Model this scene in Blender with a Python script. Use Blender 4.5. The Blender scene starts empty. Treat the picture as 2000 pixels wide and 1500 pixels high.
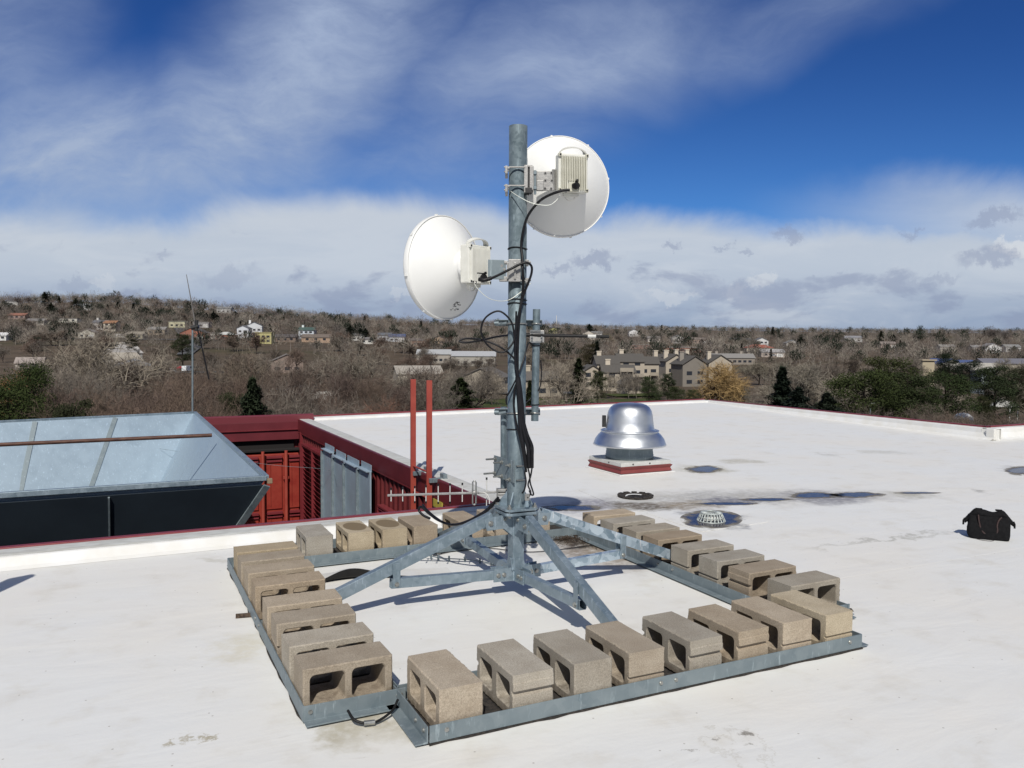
import bpy, math, random
from mathutils import Vector, Matrix, noise
from mathutils.geometry import tessellate_polygon
V = Vector
rad = math.radians
sc = bpy.context.scene
col = sc.collection

# ---------------------------------------------------------------- camera
CAM = V((-2.2669, -4.5876, 1.600))
YAW, PITCH, ROLL, FPX = 0.453062, 0.0493365, 0.0055546, 1582.86
FW = V((math.sin(YAW)*math.cos(PITCH), math.cos(YAW)*math.cos(PITCH), -math.sin(PITCH)))
_r = V((math.cos(YAW), -math.sin(YAW), 0)); _u = _r.cross(FW)
RT = math.cos(ROLL)*_r + math.sin(ROLL)*_u
UP = -math.sin(ROLL)*_r + math.cos(ROLL)*_u
cd = bpy.data.cameras.new('camera'); cam = bpy.data.objects.new('camera', cd); col.objects.link(cam)
cam.matrix_world = Matrix(((RT.x, UP.x, -FW.x, CAM.x), (RT.y, UP.y, -FW.y, CAM.y), (RT.z, UP.z, -FW.z, CAM.z), (0, 0, 0, 1)))
cd.sensor_width = 36; cd.lens = 36*FPX/2000; cd.clip_start = .05; cd.clip_end = 20000
sc.camera = cam
F2 = V((math.sin(YAW), math.cos(YAW), 0)); R2 = V((math.cos(YAW), -math.sin(YAW), 0))

def ray(px, py): return RT*((px-1000)/FPX) - UP*((py-750)/FPX) + FW
def roof(px, py, z=0.0):
    d = ray(px, py); return CAM + d*((z-CAM.z)/d.z)
def at(px, py, dist):
    d = ray(px, py); return CAM + d*(dist/d.dot(F2))
def on(px, py, ax, val):
    d = ray(px, py); return CAM + d*((val-CAM[ax])/d[ax])

# ---------------------------------------------------------------- sun
SUN_EL, SUN_AZ = rad(44), rad(27.5)          # light travels towards azimuth 27.5 deg (from +Y to +X)
ld = V((math.sin(SUN_AZ)*math.cos(SUN_EL), math.cos(SUN_AZ)*math.cos(SUN_EL), -math.sin(SUN_EL)))
sd = bpy.data.lights.new('sun', 'SUN'); sd.energy = 3.95; sd.angle = rad(.53); sd.color = (1.0, .955, .88)
so = bpy.data.objects.new('sun', sd); col.objects.link(so)
so.rotation_euler = ld.to_track_quat('-Z', 'Y').to_euler(); so.location = (0, 0, 40)

# ---------------------------------------------------------------- node helper
class NT:
    def __init__(s, tree): s.t = tree; s.n = tree.nodes; s.l = tree.links
    def node(s, typ, ins=None, **kw):
        n = s.n.new(typ)
        for k, v in kw.items(): setattr(n, k, v)
        for k, v in (ins or {}).items():
            if isinstance(v, bpy.types.NodeSocket): s.l.new(v, n.inputs[k])
            else: n.inputs[k].default_value = v
        return n
    def math(s, op, a, b=0.0, c=0.0, clamp=False):
        n = s.node('ShaderNodeMath', {0: a, 1: b, 2: c}, operation=op, use_clamp=clamp); return n.outputs[0]
    def vmath(s, op, a, b=(0, 0, 0)):
        n = s.node('ShaderNodeVectorMath', {0: a, 1: b}, operation=op)
        return n.outputs['Value'] if op in ('LENGTH', 'DOT_PRODUCT') else n.outputs[0]
    def noise(s, vec, scale, detail=5, rough=.55, dist=0, dim='3D'):
        return s.node('ShaderNodeTexNoise', {'Vector': vec, 'Scale': scale, 'Detail': detail, 'Roughness': rough, 'Distortion': dist}, noise_dimensions=dim).outputs[0]
    def mapr(s, v, a, b, c=0., d=1., kind='SMOOTHSTEP'):
        return s.node('ShaderNodeMapRange', {0: v, 1: a, 2: b, 3: c, 4: d}, interpolation_type=kind, clamp=True).outputs[0]
    def mix(s, f, a, b, mode='MIX'):
        n = s.node('ShaderNodeMix', data_type='RGBA', blend_type=mode)
        for i, v in ((0, f), (6, a), (7, b)):
            if isinstance(v, bpy.types.NodeSocket): s.l.new(v, n.inputs[i])
            else: n.inputs[i].default_value = v if i == 0 else (tuple(v)+(1,))[:4]
        return n.outputs[2]

# ---------------------------------------------------------------- world: sky and clouds
w = bpy.data.worlds.new('World'); sc.world = w; w.use_nodes = True
T = NT(w.node_tree); T.n.clear()
sky = T.node('ShaderNodeTexSky', sky_type='NISHITA', sun_disc=False, sun_elevation=SUN_EL, altitude=1600., air_density=1.0, dust_density=.35, ozone_density=2.2)
sky.sun_rotation = math.atan2(-ld.x, -ld.y)
tc = T.node('ShaderNodeTexCoord').outputs['Generated']
# direction split into: e = rise over forward distance, t = side over forward distance (both measured about the fixed compass bearing of the view)
fdot = T.math('MAXIMUM', T.vmath('DOT_PRODUCT', tc, tuple(F2)), .15)
rdot = T.vmath('DOT_PRODUCT', tc, tuple(R2))
sep = T.node('ShaderNodeSeparateXYZ', {0: tc})
e = T.math('DIVIDE', sep.outputs[2], fdot)
t = T.math('DIVIDE', rdot, fdot)
uv = T.node('ShaderNodeCombineXYZ', {0: t, 1: e}).outputs[0]
def blob(cx, cy, sx, sy, rot=0., src=None):      # soft elliptical region of sky
    m = T.node('ShaderNodeMapping', {'Vector': src or uv, 'Location': (cx, cy, 0), 'Rotation': (0, 0, rot), 'Scale': (sx, sy, 1)}, vector_type='TEXTURE').outputs[0]
    return T.mapr(T.vmath('LENGTH', m), 1.0, 0.0)
def PX(x, y): return ((x-1000)/FPX, (672-y)/FPX)
warp = T.node('ShaderNodeTexNoise', {'Vector': uv, 'Scale': 2.6, 'Detail': 4.}, noise_dimensions='2D').outputs[1]
wv = T.vmath('ADD', uv, T.vmath('SCALE', T.vmath('SUBTRACT', warp, (.5, .5, .5)), (0, 0, 0)))
sclw = T.node('ShaderNodeVectorMath', {0: T.vmath('SUBTRACT', warp, (.5, .5, .5)), 3: .16}, operation='SCALE').outputs[0]
wv = T.vmath('ADD', uv, sclw)
# cirrus veil
m1 = T.node('ShaderNodeMapping', {'Vector': wv, 'Rotation': (0, 0, rad(-42)), 'Scale': (1.8, 4.6, 1)}).outputs[0]
st = T.noise(m1, 1.7, 10, .62, .15)
m2 = T.node('ShaderNodeMapping', {'Vector': wv, 'Rotation': (0, 0, rad(-66)), 'Scale': (4.5, 11.0, 1)}).outputs[0]
st2 = T.noise(m2, 2.0, 9, .66, .1)
veil = 0.0
for (x, y, sx, sy, r, k) in ((520, 250, 680, 230, 28, 1.), (160, 330, 560, 230, 5, 1.), (640, 90, 430, 230, 35, .95), (1080, 130, 560, 190, 18, .78), (60, 120, 260, 330, 0, .5), (1500, 50, 520, 110, 12, .42), (900, 290, 420, 180, 10, .5), (420, 330, 500, 180, 5, .8)):
    cx, cy = PX(x, y)
    b = T.math('MULTIPLY', blob(cx, cy, sx/FPX, sy/FPX, rad(r), wv), k)
    veil = T.math('MAXIMUM', b, veil) if not isinstance(veil, float) else b
stm = T.math('ADD', T.mapr(st, .28, .70), T.math('MULTIPLY', T.mapr(st2, .35, .7), .45))
fine = T.noise(T.node('ShaderNodeMapping', {'Vector': wv, 'Rotation': (0, 0, rad(-50)), 'Scale': (9., 26., 1)}).outputs[0], 1.5, 8, .7, .4)
stm = T.math('ADD', stm, T.math('MULTIPLY', T.math('SUBTRACT', fine, .5), .55))
veil = T.math('MULTIPLY', veil, T.math('ADD', .50, T.math('MULTIPLY', stm, .55)), clamp=True)
# bank of cloud along the horizon
edge_n = T.noise(uv, 5.0, 6, .6, .3, '2D')
edge_b = T.noise(uv, 1.3, 2, .5, 0, '2D')
bh = T.math('ADD', T.math('ADD', e, T.math('MULTIPLY', T.math('SUBTRACT', edge_n, .5), -.055)), T.math('MULTIPLY', T.math('SUBTRACT', edge_b, .5), -.03))
hump = T.math('MULTIPLY', blob(PX(650, 430)[0], PX(650, 430)[1], 420/FPX, 200/FPX), .02)
bh = T.math('SUBTRACT', bh, hump)
bank = T.math('MULTIPLY', T.mapr(bh, .172, .128), .93)
rise = T.math('MULTIPLY', T.mapr(T.math('ADD', bh, T.math('MULTIPLY', t, -.05)), .20, .14), T.mapr(t, .25, .65))
bank = T.math('MAXIMUM', bank, T.math('MULTIPLY', rise, .8))
# small grey scraps and bright puffs inside the bank (stretched sideways, as flat cloud bases are)
mc = T.node('ShaderNodeMapping', {'Vector': uv, 'Scale': (8., 20., 1)}).outputs[0]
cn = T.noise(mc, 1.0, 9, .60, .25, '2D')
mc2 = T.node('ShaderNodeMapping', {'Vector': uv, 'Location': (3.3, 1.7, 0), 'Scale': (4.5, 17., 1)}).outputs[0]
cn2 = T.noise(mc2, 1.0, 10, .6, .35, '2D')
lowmask = T.mapr(e, .135, .045)
thr = T.math('SUBTRACT', .64, T.math('MULTIPLY', lowmask, .17))
scrap = T.math('MULTIPLY', T.mapr(T.math('SUBTRACT', cn, thr), 0.0, .16), .8)
scrap = T.math('MULTIPLY', scrap, T.mapr(e, .155, .12))
side = T.mapr(T.math('ABSOLUTE', T.math('ADD', t, .02)), .0, .16, .35, 1.)
scrap = T.math('MULTIPLY', scrap, side)
for (x, y, sx, sy, k) in ((1160, 510, 60, 22, .85), (1085, 530, 45, 14, .7), (1305, 485, 28, 13, .75), (1540, 460, 40, 20, .75), (1412, 484, 24, 8, .6), (1455, 494, 24, 10, .6), (1935, 424, 85, 20, .75), (1930, 500, 85, 24, .8), (1770, 455, 24, 12, .6), (1620, 550, 80, 14, .55), (1800, 545, 90, 14, .55), (1370, 560, 60, 26, .45), (450, 545, 90, 26, .45), (322, 505, 14, 10, .55), (150, 560, 60, 18, .5), (680, 572, 70, 10, .35)):
    cx, cy = PX(x, y)
    sw = T.node('ShaderNodeVectorMath', {0: T.vmath('SUBTRACT', T.node('ShaderNodeTexNoise', {'Vector': uv, 'Scale': 30., 'Detail': 8., 'Roughness': .72}, noise_dimensions='2D').outputs[1], (.5, .5, .5)), 3: .055}, operation='SCALE').outputs[0] if x == 1160 else sw
    swv = T.vmath('ADD', uv, sw) if x == 1160 else swv
    b = T.math('MULTIPLY', T.mapr(blob(cx, cy, sx*1.15/FPX, sy*1.15/FPX, rad(6), swv), .02, .80), k*.95)
    scrap = T.math('MAXIMUM', scrap, b)
puff = T.mapr(cn2, .56, .72); puff = T.math('MULTIPLY', puff, T.math('MULTIPLY', T.mapr(e, .10, .07), T.mapr(e, .012, .03)))
puff = T.math('MULTIPLY', puff, .45)
for (x, y, sx, sy, k) in ((1980, 480, 48, 22, .9), (1490, 545, 34, 16, .6), (1310, 575, 60, 14, .45), (205, 558, 26, 18, .35), (1434, 560, 26, 20, .5), (775, 580, 26, 12, .4)):
    cx, cy = PX(x, y)
    puff = T.math('MAXIMUM', puff, T.math('MULTIPLY', T.mapr(blob(cx, cy, sx*1.3/FPX, sy*1.3/FPX, 0, swv), .05, .5), k))
S = 1/.1
def cc(r, g, b): return (r*S, g*S, b*S)
base = T.mix(1.0, sky.outputs[0], (.36, .60, .98), 'MULTIPLY')
grad = T.mapr(e, .03, .42)
base = T.mix(1.0, base, T.mix(grad, (.80, .94, .92), (.40, .56, .70)), 'MULTIPLY')
skyc = T.mix(T.math('MULTIPLY', veil, .92), base, T.mix(T.mapr(e, .12, .4), cc(.40, .48, .62), cc(.37, .455, .63)))
bankc = T.mix(T.mapr(e, .0, .11), cc(.25, .315, .46), cc(.53, .585, .66))
bankc = T.mix(T.math('MULTIPLY', T.mapr(cn2, .35, .62), .55), bankc, T.mix(T.mapr(e, .0, .11), cc(.40, .455, .57), cc(.62, .66, .71)))
skyc = T.mix(bank, skyc, bankc)
skyc = T.mix(T.math('MULTIPLY', puff, .62), skyc, cc(.74, .76, .78))
skyc = T.mix(T.math('MULTIPLY', scrap, .68), skyc, cc(.25, .30, .44))
# the half of the sky behind the viewer: unseen cloud added to grey the blue fill
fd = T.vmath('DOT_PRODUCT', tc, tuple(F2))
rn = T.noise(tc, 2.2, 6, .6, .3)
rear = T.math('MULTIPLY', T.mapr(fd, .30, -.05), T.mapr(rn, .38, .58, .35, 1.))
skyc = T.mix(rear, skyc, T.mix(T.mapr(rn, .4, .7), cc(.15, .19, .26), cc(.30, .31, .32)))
# the part of the sky below the horizon only feeds bounce light
skyc = T.mix(T.mapr(sep.outputs[2], -.02, -.05), skyc, cc(.10, .09, .08))
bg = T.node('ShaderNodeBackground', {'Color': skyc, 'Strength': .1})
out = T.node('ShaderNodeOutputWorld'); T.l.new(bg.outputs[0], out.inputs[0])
w.cycles.sampling_method = 'MANUAL'; w.cycles.sample_map_resolution = 1024
sc.view_settings.view_transform = 'Standard'; sc.view_settings.look = 'None'
sc.view_settings.exposure = 0.0; sc.view_settings.gamma = 1.0
sc.cycles.max_bounces = 6; sc.cycles.diffuse_bounces = 3; sc.cycles.transparent_max_bounces = 4
sc.cycles.sample_clamp_indirect = 6

# ---------------------------------------------------------------- mesh builder
class B:
    def __init__(s): s.v = []; s.f = []; s.sm = []; s.mi = []; s.M = None; s.pc = []; s.k = 0; s.hold = False
    def add(s, vs, fs, sm=False, mi=0):
        o = len(s.v)
        if not s.hold: s.k += 1
        s.pc += [s.k]*len(fs)
        s.v += [tuple(s.M @ V(p)) for p in vs] if s.M is not None else [tuple(p) for p in vs]
        for f in fs: s.f.append(tuple(i+o for i in f)); s.sm.append(sm); s.mi.append(mi)
        return s
    def box(s, c, d, rz=0., mi=0):
        x, y, z = d[0]/2, d[1]/2, d[2]/2; cs, sn = math.cos(rz), math.sin(rz)
        vs = [(c[0]+a*x*cs-b*y*sn, c[1]+a*x*sn+b*y*cs, c[2]+g*z) for g in (-1, 1) for b in (-1, 1) for a in (-1, 1)]
        return s.add(vs, [(0, 2, 3, 1), (4, 5, 7, 6), (0, 1, 5, 4), (2, 6, 7, 3), (0, 4, 6, 2), (1, 3, 7, 5)], mi=mi)
    def frame(s, p, q, up):
        p, q, up = V(p), V(q), V(up); d = (q-p).normalized(); a = d.cross(up)
        if a.length < 1e-4: a = d.cross(V((1, 0, 0)))
        a.normalize(); return p, q, a, a.cross(d)
    def sweep(s, poly, p, q, up=(0, 0, 1), hole=None, mi=0):
        p, q, a, u = s.frame(p, q, up); n = len(poly)
        P = [p+a*x+u*y for x, y in poly]; Q = [q+a*x+u*y for x, y in poly]
        if hole is None:
            s.add(P+Q, [tuple(range(n)), tuple(range(2*n-1, n-1, -1))]+[(i, i+n, (i+1) % n+n, (i+1) % n) for i in range(n)], mi=mi)
        else:
            H = [p+a*x+u*y for x, y in hole]; K = [q+a*x+u*y for x, y in hole]
            fs = []
            for i in range(n):
                j = (i+1) % n
                fs += [(i, i+n, j+n, j), (2*n+i, 2*n+j, 3*n+j, 3*n+i), (i, j, 2*n+j, 2*n+i), (n+i, 3*n+i, 3*n+j, n+j)]
            s.add(P+Q+H+K, fs, mi=mi)
        return s
    def bar(s, p, q, w_, h_, up=(0, 0, 1), mi=0):
        x, y = w_/2, h_/2; return s.sweep([(-x, -y), (x, -y), (x, y), (-x, y)], p, q, up, mi=mi)
    def hbar(s, p, q, w_, h_, t_=.005, up=(0, 0, 1)):
        x, y = w_/2, h_/2; a, b = x-t_, y-t_
        return s.sweep([(-x, -y), (x, -y), (x, y), (-x, y)], p, q, up, hole=[(-a, -b), (a, -b), (a, b), (-a, b)])
    def tube(s, pts, r, n=8, cap=True, mi=0, smooth=True):
        pts = [V(p) for p in pts]; m = len(pts)
        rs = r if isinstance(r, (list, tuple)) else [r]*m
        vs = []; d = (pts[1]-pts[0]).normalized(); a = d.orthogonal().normalized()
        for i in range(m):
            d2 = (pts[min(i+1, m-1)]-pts[max(i-1, 0)]).normalized()
            a = (a - d2*a.dot(d2)).normalized(); b = d2.cross(a)
            for k in range(n):
                an = 2*math.pi*k/n; vs.append(pts[i]+(a*math.cos(an)+b*math.sin(an))*rs[i])
        fs = [(i*n+k, i*n+(k+1) % n, (i+1)*n+(k+1) % n, (i+1)*n+k) for i in range(m-1) for k in range(n)]
        s.add(vs, fs, smooth, mi); h0 = s.hold; s.hold = True
        if cap: s.add([vs[k] for k in range(n)], [tuple(range(n-1, -1, -1))], mi=mi); s.add([vs[(m-1)*n+k] for k in range(n)], [tuple(range(n))], mi=mi)
        s.hold = h0; return s
    def lathe(s, prof, c=(0, 0, 0), n=48, axis='Z', smooth=True, mi=0, a0=0., a1=2*math.pi):
        c = V(c); full = abs(a1-a0-2*math.pi) < 1e-6; k_ = n if full else n+1
        vs = []
        for r, z in prof:
            for k in range(k_):
                an = a0+(a1-a0)*k/n; x, y = r*math.cos(an), r*math.sin(an)
                vs.append(c+(V((x, y, z)) if axis == 'Z' else V((x, z, -y)) if axis == 'Y' else V((z, x, y))))
        fs = []
        for i in range(len(prof)-1):
            for k in range(n):
                j = (k+1) % k_; fs.append((i*k_+k, i*k_+j, (i+1)*k_+j, (i+1)*k_+k))
        return s.add(vs, fs, smooth, mi)
    def bolt(s, p, d, r=.011, l=.008, stud=.0):
        d = V(d).normalized(); p = V(p); s.k += 1; s.hold = True
        s.tube([p, p+d*.002], r*1.35, 12, smooth=False); s.tube([p+d*.002, p+d*(.002+l)], r, 6, smooth=False)
        if stud: s.tube([p+d*l, p+d*(l+stud)], r*.55, 8)
        s.hold = False; return s
    def build(s, name, m, parent=None, bevel=0., split=False):
        if split:                                # every piece an object of its own, all with the same name
            first = None
            for k in sorted(set(s.pc)):
                c = B(); mp = {}
                for f, sm, mi, pc in zip(s.f, s.sm, s.mi, s.pc):
                    if pc != k: continue
                    for i in f:
                        if i not in mp: mp[i] = len(c.v); c.v.append(s.v[i])
                    c.f.append(tuple(mp[i] for i in f)); c.sm.append(sm); c.mi.append(mi)
                o = c.build(name, m, parent, bevel); first = first or o
            return first
        off = V((0, 0, 0)); q = parent
        while q is not None: off += q.location; q = q.parent
        me = bpy.data.meshes.new(name); me.from_pydata([(x-off.x, y-off.y, z-off.z) for x, y, z in s.v], [], s.f)
        me.polygons.foreach_set('use_smooth', s.sm); me.polygons.foreach_set('material_index', s.mi)
        for mm in (m if isinstance(m, (list, tuple)) else [m]): me.materials.append(mm)
        me.update(); o = bpy.data.objects.new(name, me); col.objects.link(o)
        if parent: o.parent = parent
        if bevel:
            b = o.modifiers.new('bevel', 'BEVEL'); b.width = bevel; b.segments = 2; b.limit_method = 'ANGLE'; b.angle_limit = rad(40)
        return o
def empty(name, loc, label=None, cat=None, group=None, rz=0.):
    o = bpy.data.objects.new(name, None); o.empty_display_size = .2; col.objects.link(o); o.location = loc; o.rotation_euler = (0, 0, rz)
    tag(o, label, cat, group); return o
def tag(o, label=None, cat=None, group=None, kind=None):
    for k, v in (('label', label), ('category', cat), ('group', group), ('kind', kind)):
        if v: o[k] = v
    return o
def curve(pts, sub=6):      # Catmull-Rom through the points
    P = [V(p) for p in pts]; P = [P[0]*2-P[1]]+P+[P[-1]*2-P[-2]]; o = []
    for i in range(1, len(P)-2):
        for k in range(sub):
            u = k/sub; a, b, c, d = P[i-1], P[i], P[i+1], P[i+2]
            o.append(.5*((2*b)+(c-a)*u+(2*a-5*b+4*c-d)*u*u+(3*b-a-3*c+d)*u**3))
    o.append(P[-2]); return o

# ---------------------------------------------------------------- materials
def M(name, c1, c2=None, scale=6., rough=.6, metal=0., bump=0., bscale=None, coord='Object', detail=6, r2=None, lo=.3, hi=.7, objcol=False, spec=.5, rnd=.0, stretch=None):
    m = bpy.data.materials.new(name); m.use_nodes = True; N = NT(m.node_tree); bs = N.n['Principled BSDF']
    tcn = N.node('ShaderNodeTexCoord').outputs['Object'] if coord == 'Object' else N.node('ShaderNodeNewGeometry').outputs['Position']
    oi = N.node('ShaderNodeObjectInfo')
    if rnd or objcol:
        tcn = N.vmath('ADD', tcn, N.node('ShaderNodeVectorMath', {0: (7., 3., 5.), 3: oi.outputs['Random']}, operation='SCALE').outputs[0]) if coord == 'Object' else tcn
    if stretch: tcn = N.node('ShaderNodeMapping', {'Vector': tcn, 'Scale': stretch}).outputs[0]
    nz = N.noise(tcn, scale, detail, .6)
    f = N.mapr(nz, lo, hi)
    c = N.mix(f, c1, c2 or c1)
    if objcol: c = N.mix(1.0, c, oi.outputs['Color'], 'MULTIPLY')
    if rnd: c = N.mix(1.0, c, N.node('ShaderNodeCombineColor', {0: N.mapr(oi.outputs['Random'], 0, 1, 1-rnd, 1+rnd, 'LINEAR'), 1: N.mapr(oi.outputs['Random'], 0, 1, 1-rnd, 1+rnd*.9, 'LINEAR'), 2: N.mapr(oi.outputs['Random'], 0, 1, 1-rnd*1.0, 1+rnd*.7, 'LINEAR')}).outputs[0], 'MULTIPLY')
    N.l.new(c, bs.inputs['Base Color']); bs.inputs['Metallic'].default_value = metal
    bs.inputs['Specular IOR Level'].default_value = spec
    if r2 is not None: N.l.new(N.mapr(nz, lo, hi, rough, r2), bs.inputs['Roughness'])
    else: bs.inputs['Roughness'].default_value = rough
    if bump:
        b2 = N.noise(tcn, bscale or scale*3, 6, .65)
        bn = N.node('ShaderNodeBump', {'Strength': bump, 'Distance': .01, 'Height': b2}); N.l.new(bn.outputs[0], bs.inputs['Normal'])
    m['N'] = 0; return m
def galv(name, c1, c2, scale=38, metal=.55, rough=.48, spw=.45):
    m = bpy.data.materials.new(name); m.use_nodes = True; N = NT(m.node_tree); bs = N.n['Principled BSDF']
    tcn = N.node('ShaderNodeTexCoord').outputs['Object']
    wp = N.vmath('ADD', tcn, N.node('ShaderNodeVectorMath', {0: N.node('ShaderNodeTexNoise', {'Vector': tcn, 'Scale': 22.}).outputs[1], 3: .03}, operation='SCALE').outputs[0])
    vo = N.node('ShaderNodeTexVoronoi', {'Vector': wp, 'Scale': float(scale)})
    sp = N.node('ShaderNodeSeparateColor', {0: vo.outputs['Color']}).outputs[0]
    big = N.noise(tcn, 5., 5, .6)
    f = N.math('ADD', N.math('MULTIPLY', sp, spw), N.math('MULTIPLY', N.mapr(big, .3, .7), 1-spw))
    c = N.mix(f, c1, c2)
    streak = N.noise(N.node('ShaderNodeMapping', {'Vector': tcn, 'Scale': (45., 45., 7.)}).outputs[0], 1., 4, .7)
    c = N.mix(N.mapr(streak, .57, .72, 0, .6), c, tuple(min(1, k*1.7) for k in c2))
    N.l.new(c, bs.inputs['Base Color']); bs.inputs['Metallic'].default_value = metal
    N.l.new(N.mapr(f, 0, 1, rough-.08, rough+.12), bs.inputs['Roughness'])
    bn = N.node('ShaderNodeBump', {'Strength': .12, 'Distance': .004, 'Height': N.noise(tcn, 60., 3)}); N.l.new(bn.outputs[0], bs.inputs['Normal'])
    return m
G1 = galv('galvanised_steel', (.19, .255, .30), (.33, .40, .455))
G0 = galv('aged_galvanised_pipe', (.12, .165, .19), (.22, .275, .305), 45, .5, .5)
G2 = galv('galvanised_spangle', (.17, .26, .34), (.62, .72, .80), 24, .55, .38, .8)
G3 = galv('galvanised_dull', (.165, .21, .235), (.25, .295, .315), 26, .4, .6)
CAST = M('cast_aluminium', (.30, .295, .285), (.40, .395, .38), 12, .5, .5, .2, 90)
BOLT = M('zinc_bolt', (.30, .31, .30), (.44, .44, .42), 40, .35, .8)
DISH = M('white_dish_paint', (.76, .765, .745), (.80, .805, .79), 3, .38, 0, .0, r2=.45)
CREAM = M('cream_painted_casting', (.64, .64, .59), (.72, .72, .67), 12, .5, 0, .1, 80)
OLIVE = M('weathered_cream_casting', (.50, .49, .40), (.60, .59, .50), 12, .5, 0, .1, 80)
BLACK = M('black_rubber', (.008, .008, .009), (.014, .014, .015), 20, .5, spec=.25)
BLACKM = M('black_plastic', (.02, .02, .02), (.03, .03, .03), 20, .5)
CABLE = M('black_cable_jacket', (.007, .007, .009), (.012, .012, .015), 20, .4, spec=.25)
WIRE = M('steel_wire', (.75, .78, .72), None, 5, .4, .3)
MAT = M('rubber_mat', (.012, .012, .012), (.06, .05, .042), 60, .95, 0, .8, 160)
DIRT = M('dark_dirt', (.03, .02, .014), (.12, .085, .06), 45, .95, 0, .9, 120)
REDP = M('dark_red_metal', (.105, .013, .018), (.135, .019, .025), 3, .42, 0, .0)
REDC = M('red_coping_paint', (.165, .022, .028), (.205, .032, .038), 3, .4)
REDW = M('ribbed_red_wall_paint', (.10, .012, .014), (.135, .018, .019), 3, .5)
REDD = M('container_red', (.235, .021, .014), (.30, .042, .026), 4, .5, 0, .1, 30)
REDO = M('red_oxide_paint', (.29, .045, .032), (.35, .065, .045), 5, .5)
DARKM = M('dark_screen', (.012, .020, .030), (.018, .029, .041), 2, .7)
SHEET = galv('bright_sheet_metal', (.31, .395, .47), (.34, .43, .51), 2, .25, .5)
VOID = M('recess_shade', (.012, .010, .010), None, 3, .9)  # near black that paints the shade inside the wall recess and the drain
ALU = M('spun_aluminium', (.66, .69, .73), (.76, .78, .80), 3, .38, 1.0, .05, 14, r2=.48)
CURB = M('grey_curb_cap', (.48, .49, .47), (.56, .57, .55), 10, .5)
BAG = M('black_canvas', (.006, .006, .007), (.011, .011, .012), 40, .85, 0, .5, 300, spec=.15)
BAGH = M('dark_brown_leather', (.028, .013, .012), (.04, .02, .018), 40, .55)
BROWNP = M('rusty_brown_pipe', (.045, .014, .012), (.13, .06, .035), 8, .6, 0, .2, 40, stretch=(1, 6, 6))
BROWNG = M('brown_red_coping', (.17, .036, .046), None, 3, .35)
STUB = M('white_rod', (.55, .55, .53), None, 5, .5)
YEL = M('yellow_sign_face', (.42, .36, .05), (.52, .46, .10), 12, .5)

def block_material():
    m = bpy.data.materials.new('concrete_block'); m.use_nodes = True; N = NT(m.node_tree); bs = N.n['Principled BSDF']
    oi = N.node('ShaderNodeObjectInfo'); tcn = N.node('ShaderNodeTexCoord').outputs['Object']
    p = N.vmath('ADD', tcn, N.node('ShaderNodeVectorMath', {0: (17., 13., 5.), 3: oi.outputs['Random']}, operation='SCALE').outputs[0])
    grain = N.noise(p, 190., 4, .75); mid = N.noise(p, 28., 5, .6); big = N.noise(p, 7., 4, .55)
    c = N.mix(N.mapr(grain, .3, .7), (.72, .70, .68), (1.20, 1.19, 1.17))
    c = N.mix(1.0, c, N.mix(N.mapr(big, .3, .7), (.90, .88, .86), (1.06, 1.06, 1.06)), 'MULTIPLY')
    c = N.mix(1.0, c, oi.outputs['Color'], 'MULTIPLY')
    c = N.mix(N.mapr(mid, .62, .74, 0, .35), c, (.14, .115, .09))
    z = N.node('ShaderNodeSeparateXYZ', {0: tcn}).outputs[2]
    darkened = N.math('MULTIPLY', N.mapr(N.math('ADD', z, N.math('MULTIPLY', N.math('SUBTRACT', mid, .5), .16)), .055, .0), .55)  # darker towards the foot of the block
    c = N.mix(darkened, c, (.10, .075, .055))
    vo = N.node('ShaderNodeTexVoronoi', {'Vector': p, 'Scale': 75.})
    pit = N.mapr(vo.outputs['Distance'], .12, .05)
    pit = N.math('MULTIPLY', pit, N.mapr(N.noise(p, 40., 2), .5, .6))
    c = N.mix(N.math('MULTIPLY', pit, .6), c, (.07, .06, .05))
    wm = N.node('ShaderNodeMapping', {'Vector': tcn, 'Location': (.0, .0, 0), 'Scale': (.145, .085, 10.)}, vector_type='TEXTURE').outputs[0]
    wet = N.math('MULTIPLY', N.mapr(N.vmath('LENGTH', wm), 1.05, .9), N.mapr(z, .185, .192)); wet = N.math('MULTIPLY', wet, N.math('SUBTRACT', 1.0, oi.outputs['Alpha'])); c = N.mix(N.math('MULTIPLY', wet, 1.1, clamp=True), c, (.19, .145, .09))
    N.l.new(c, bs.inputs['Base Color']); bs.inputs['Roughness'].default_value = .95; bs.inputs['Specular IOR Level'].default_value = .2
    hgt = N.math('ADD', N.math('MULTIPLY', grain, .5), N.math('ADD', N.math('MULTIPLY', mid, .6), N.math('MULTIPLY', pit, -.5)))
    bn = N.node('ShaderNodeBump', {'Strength': .75, 'Distance': .004, 'Height': hgt}); N.l.new(bn.outputs[0], bs.inputs['Normal'])
    return m
BLK = block_material()

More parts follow.
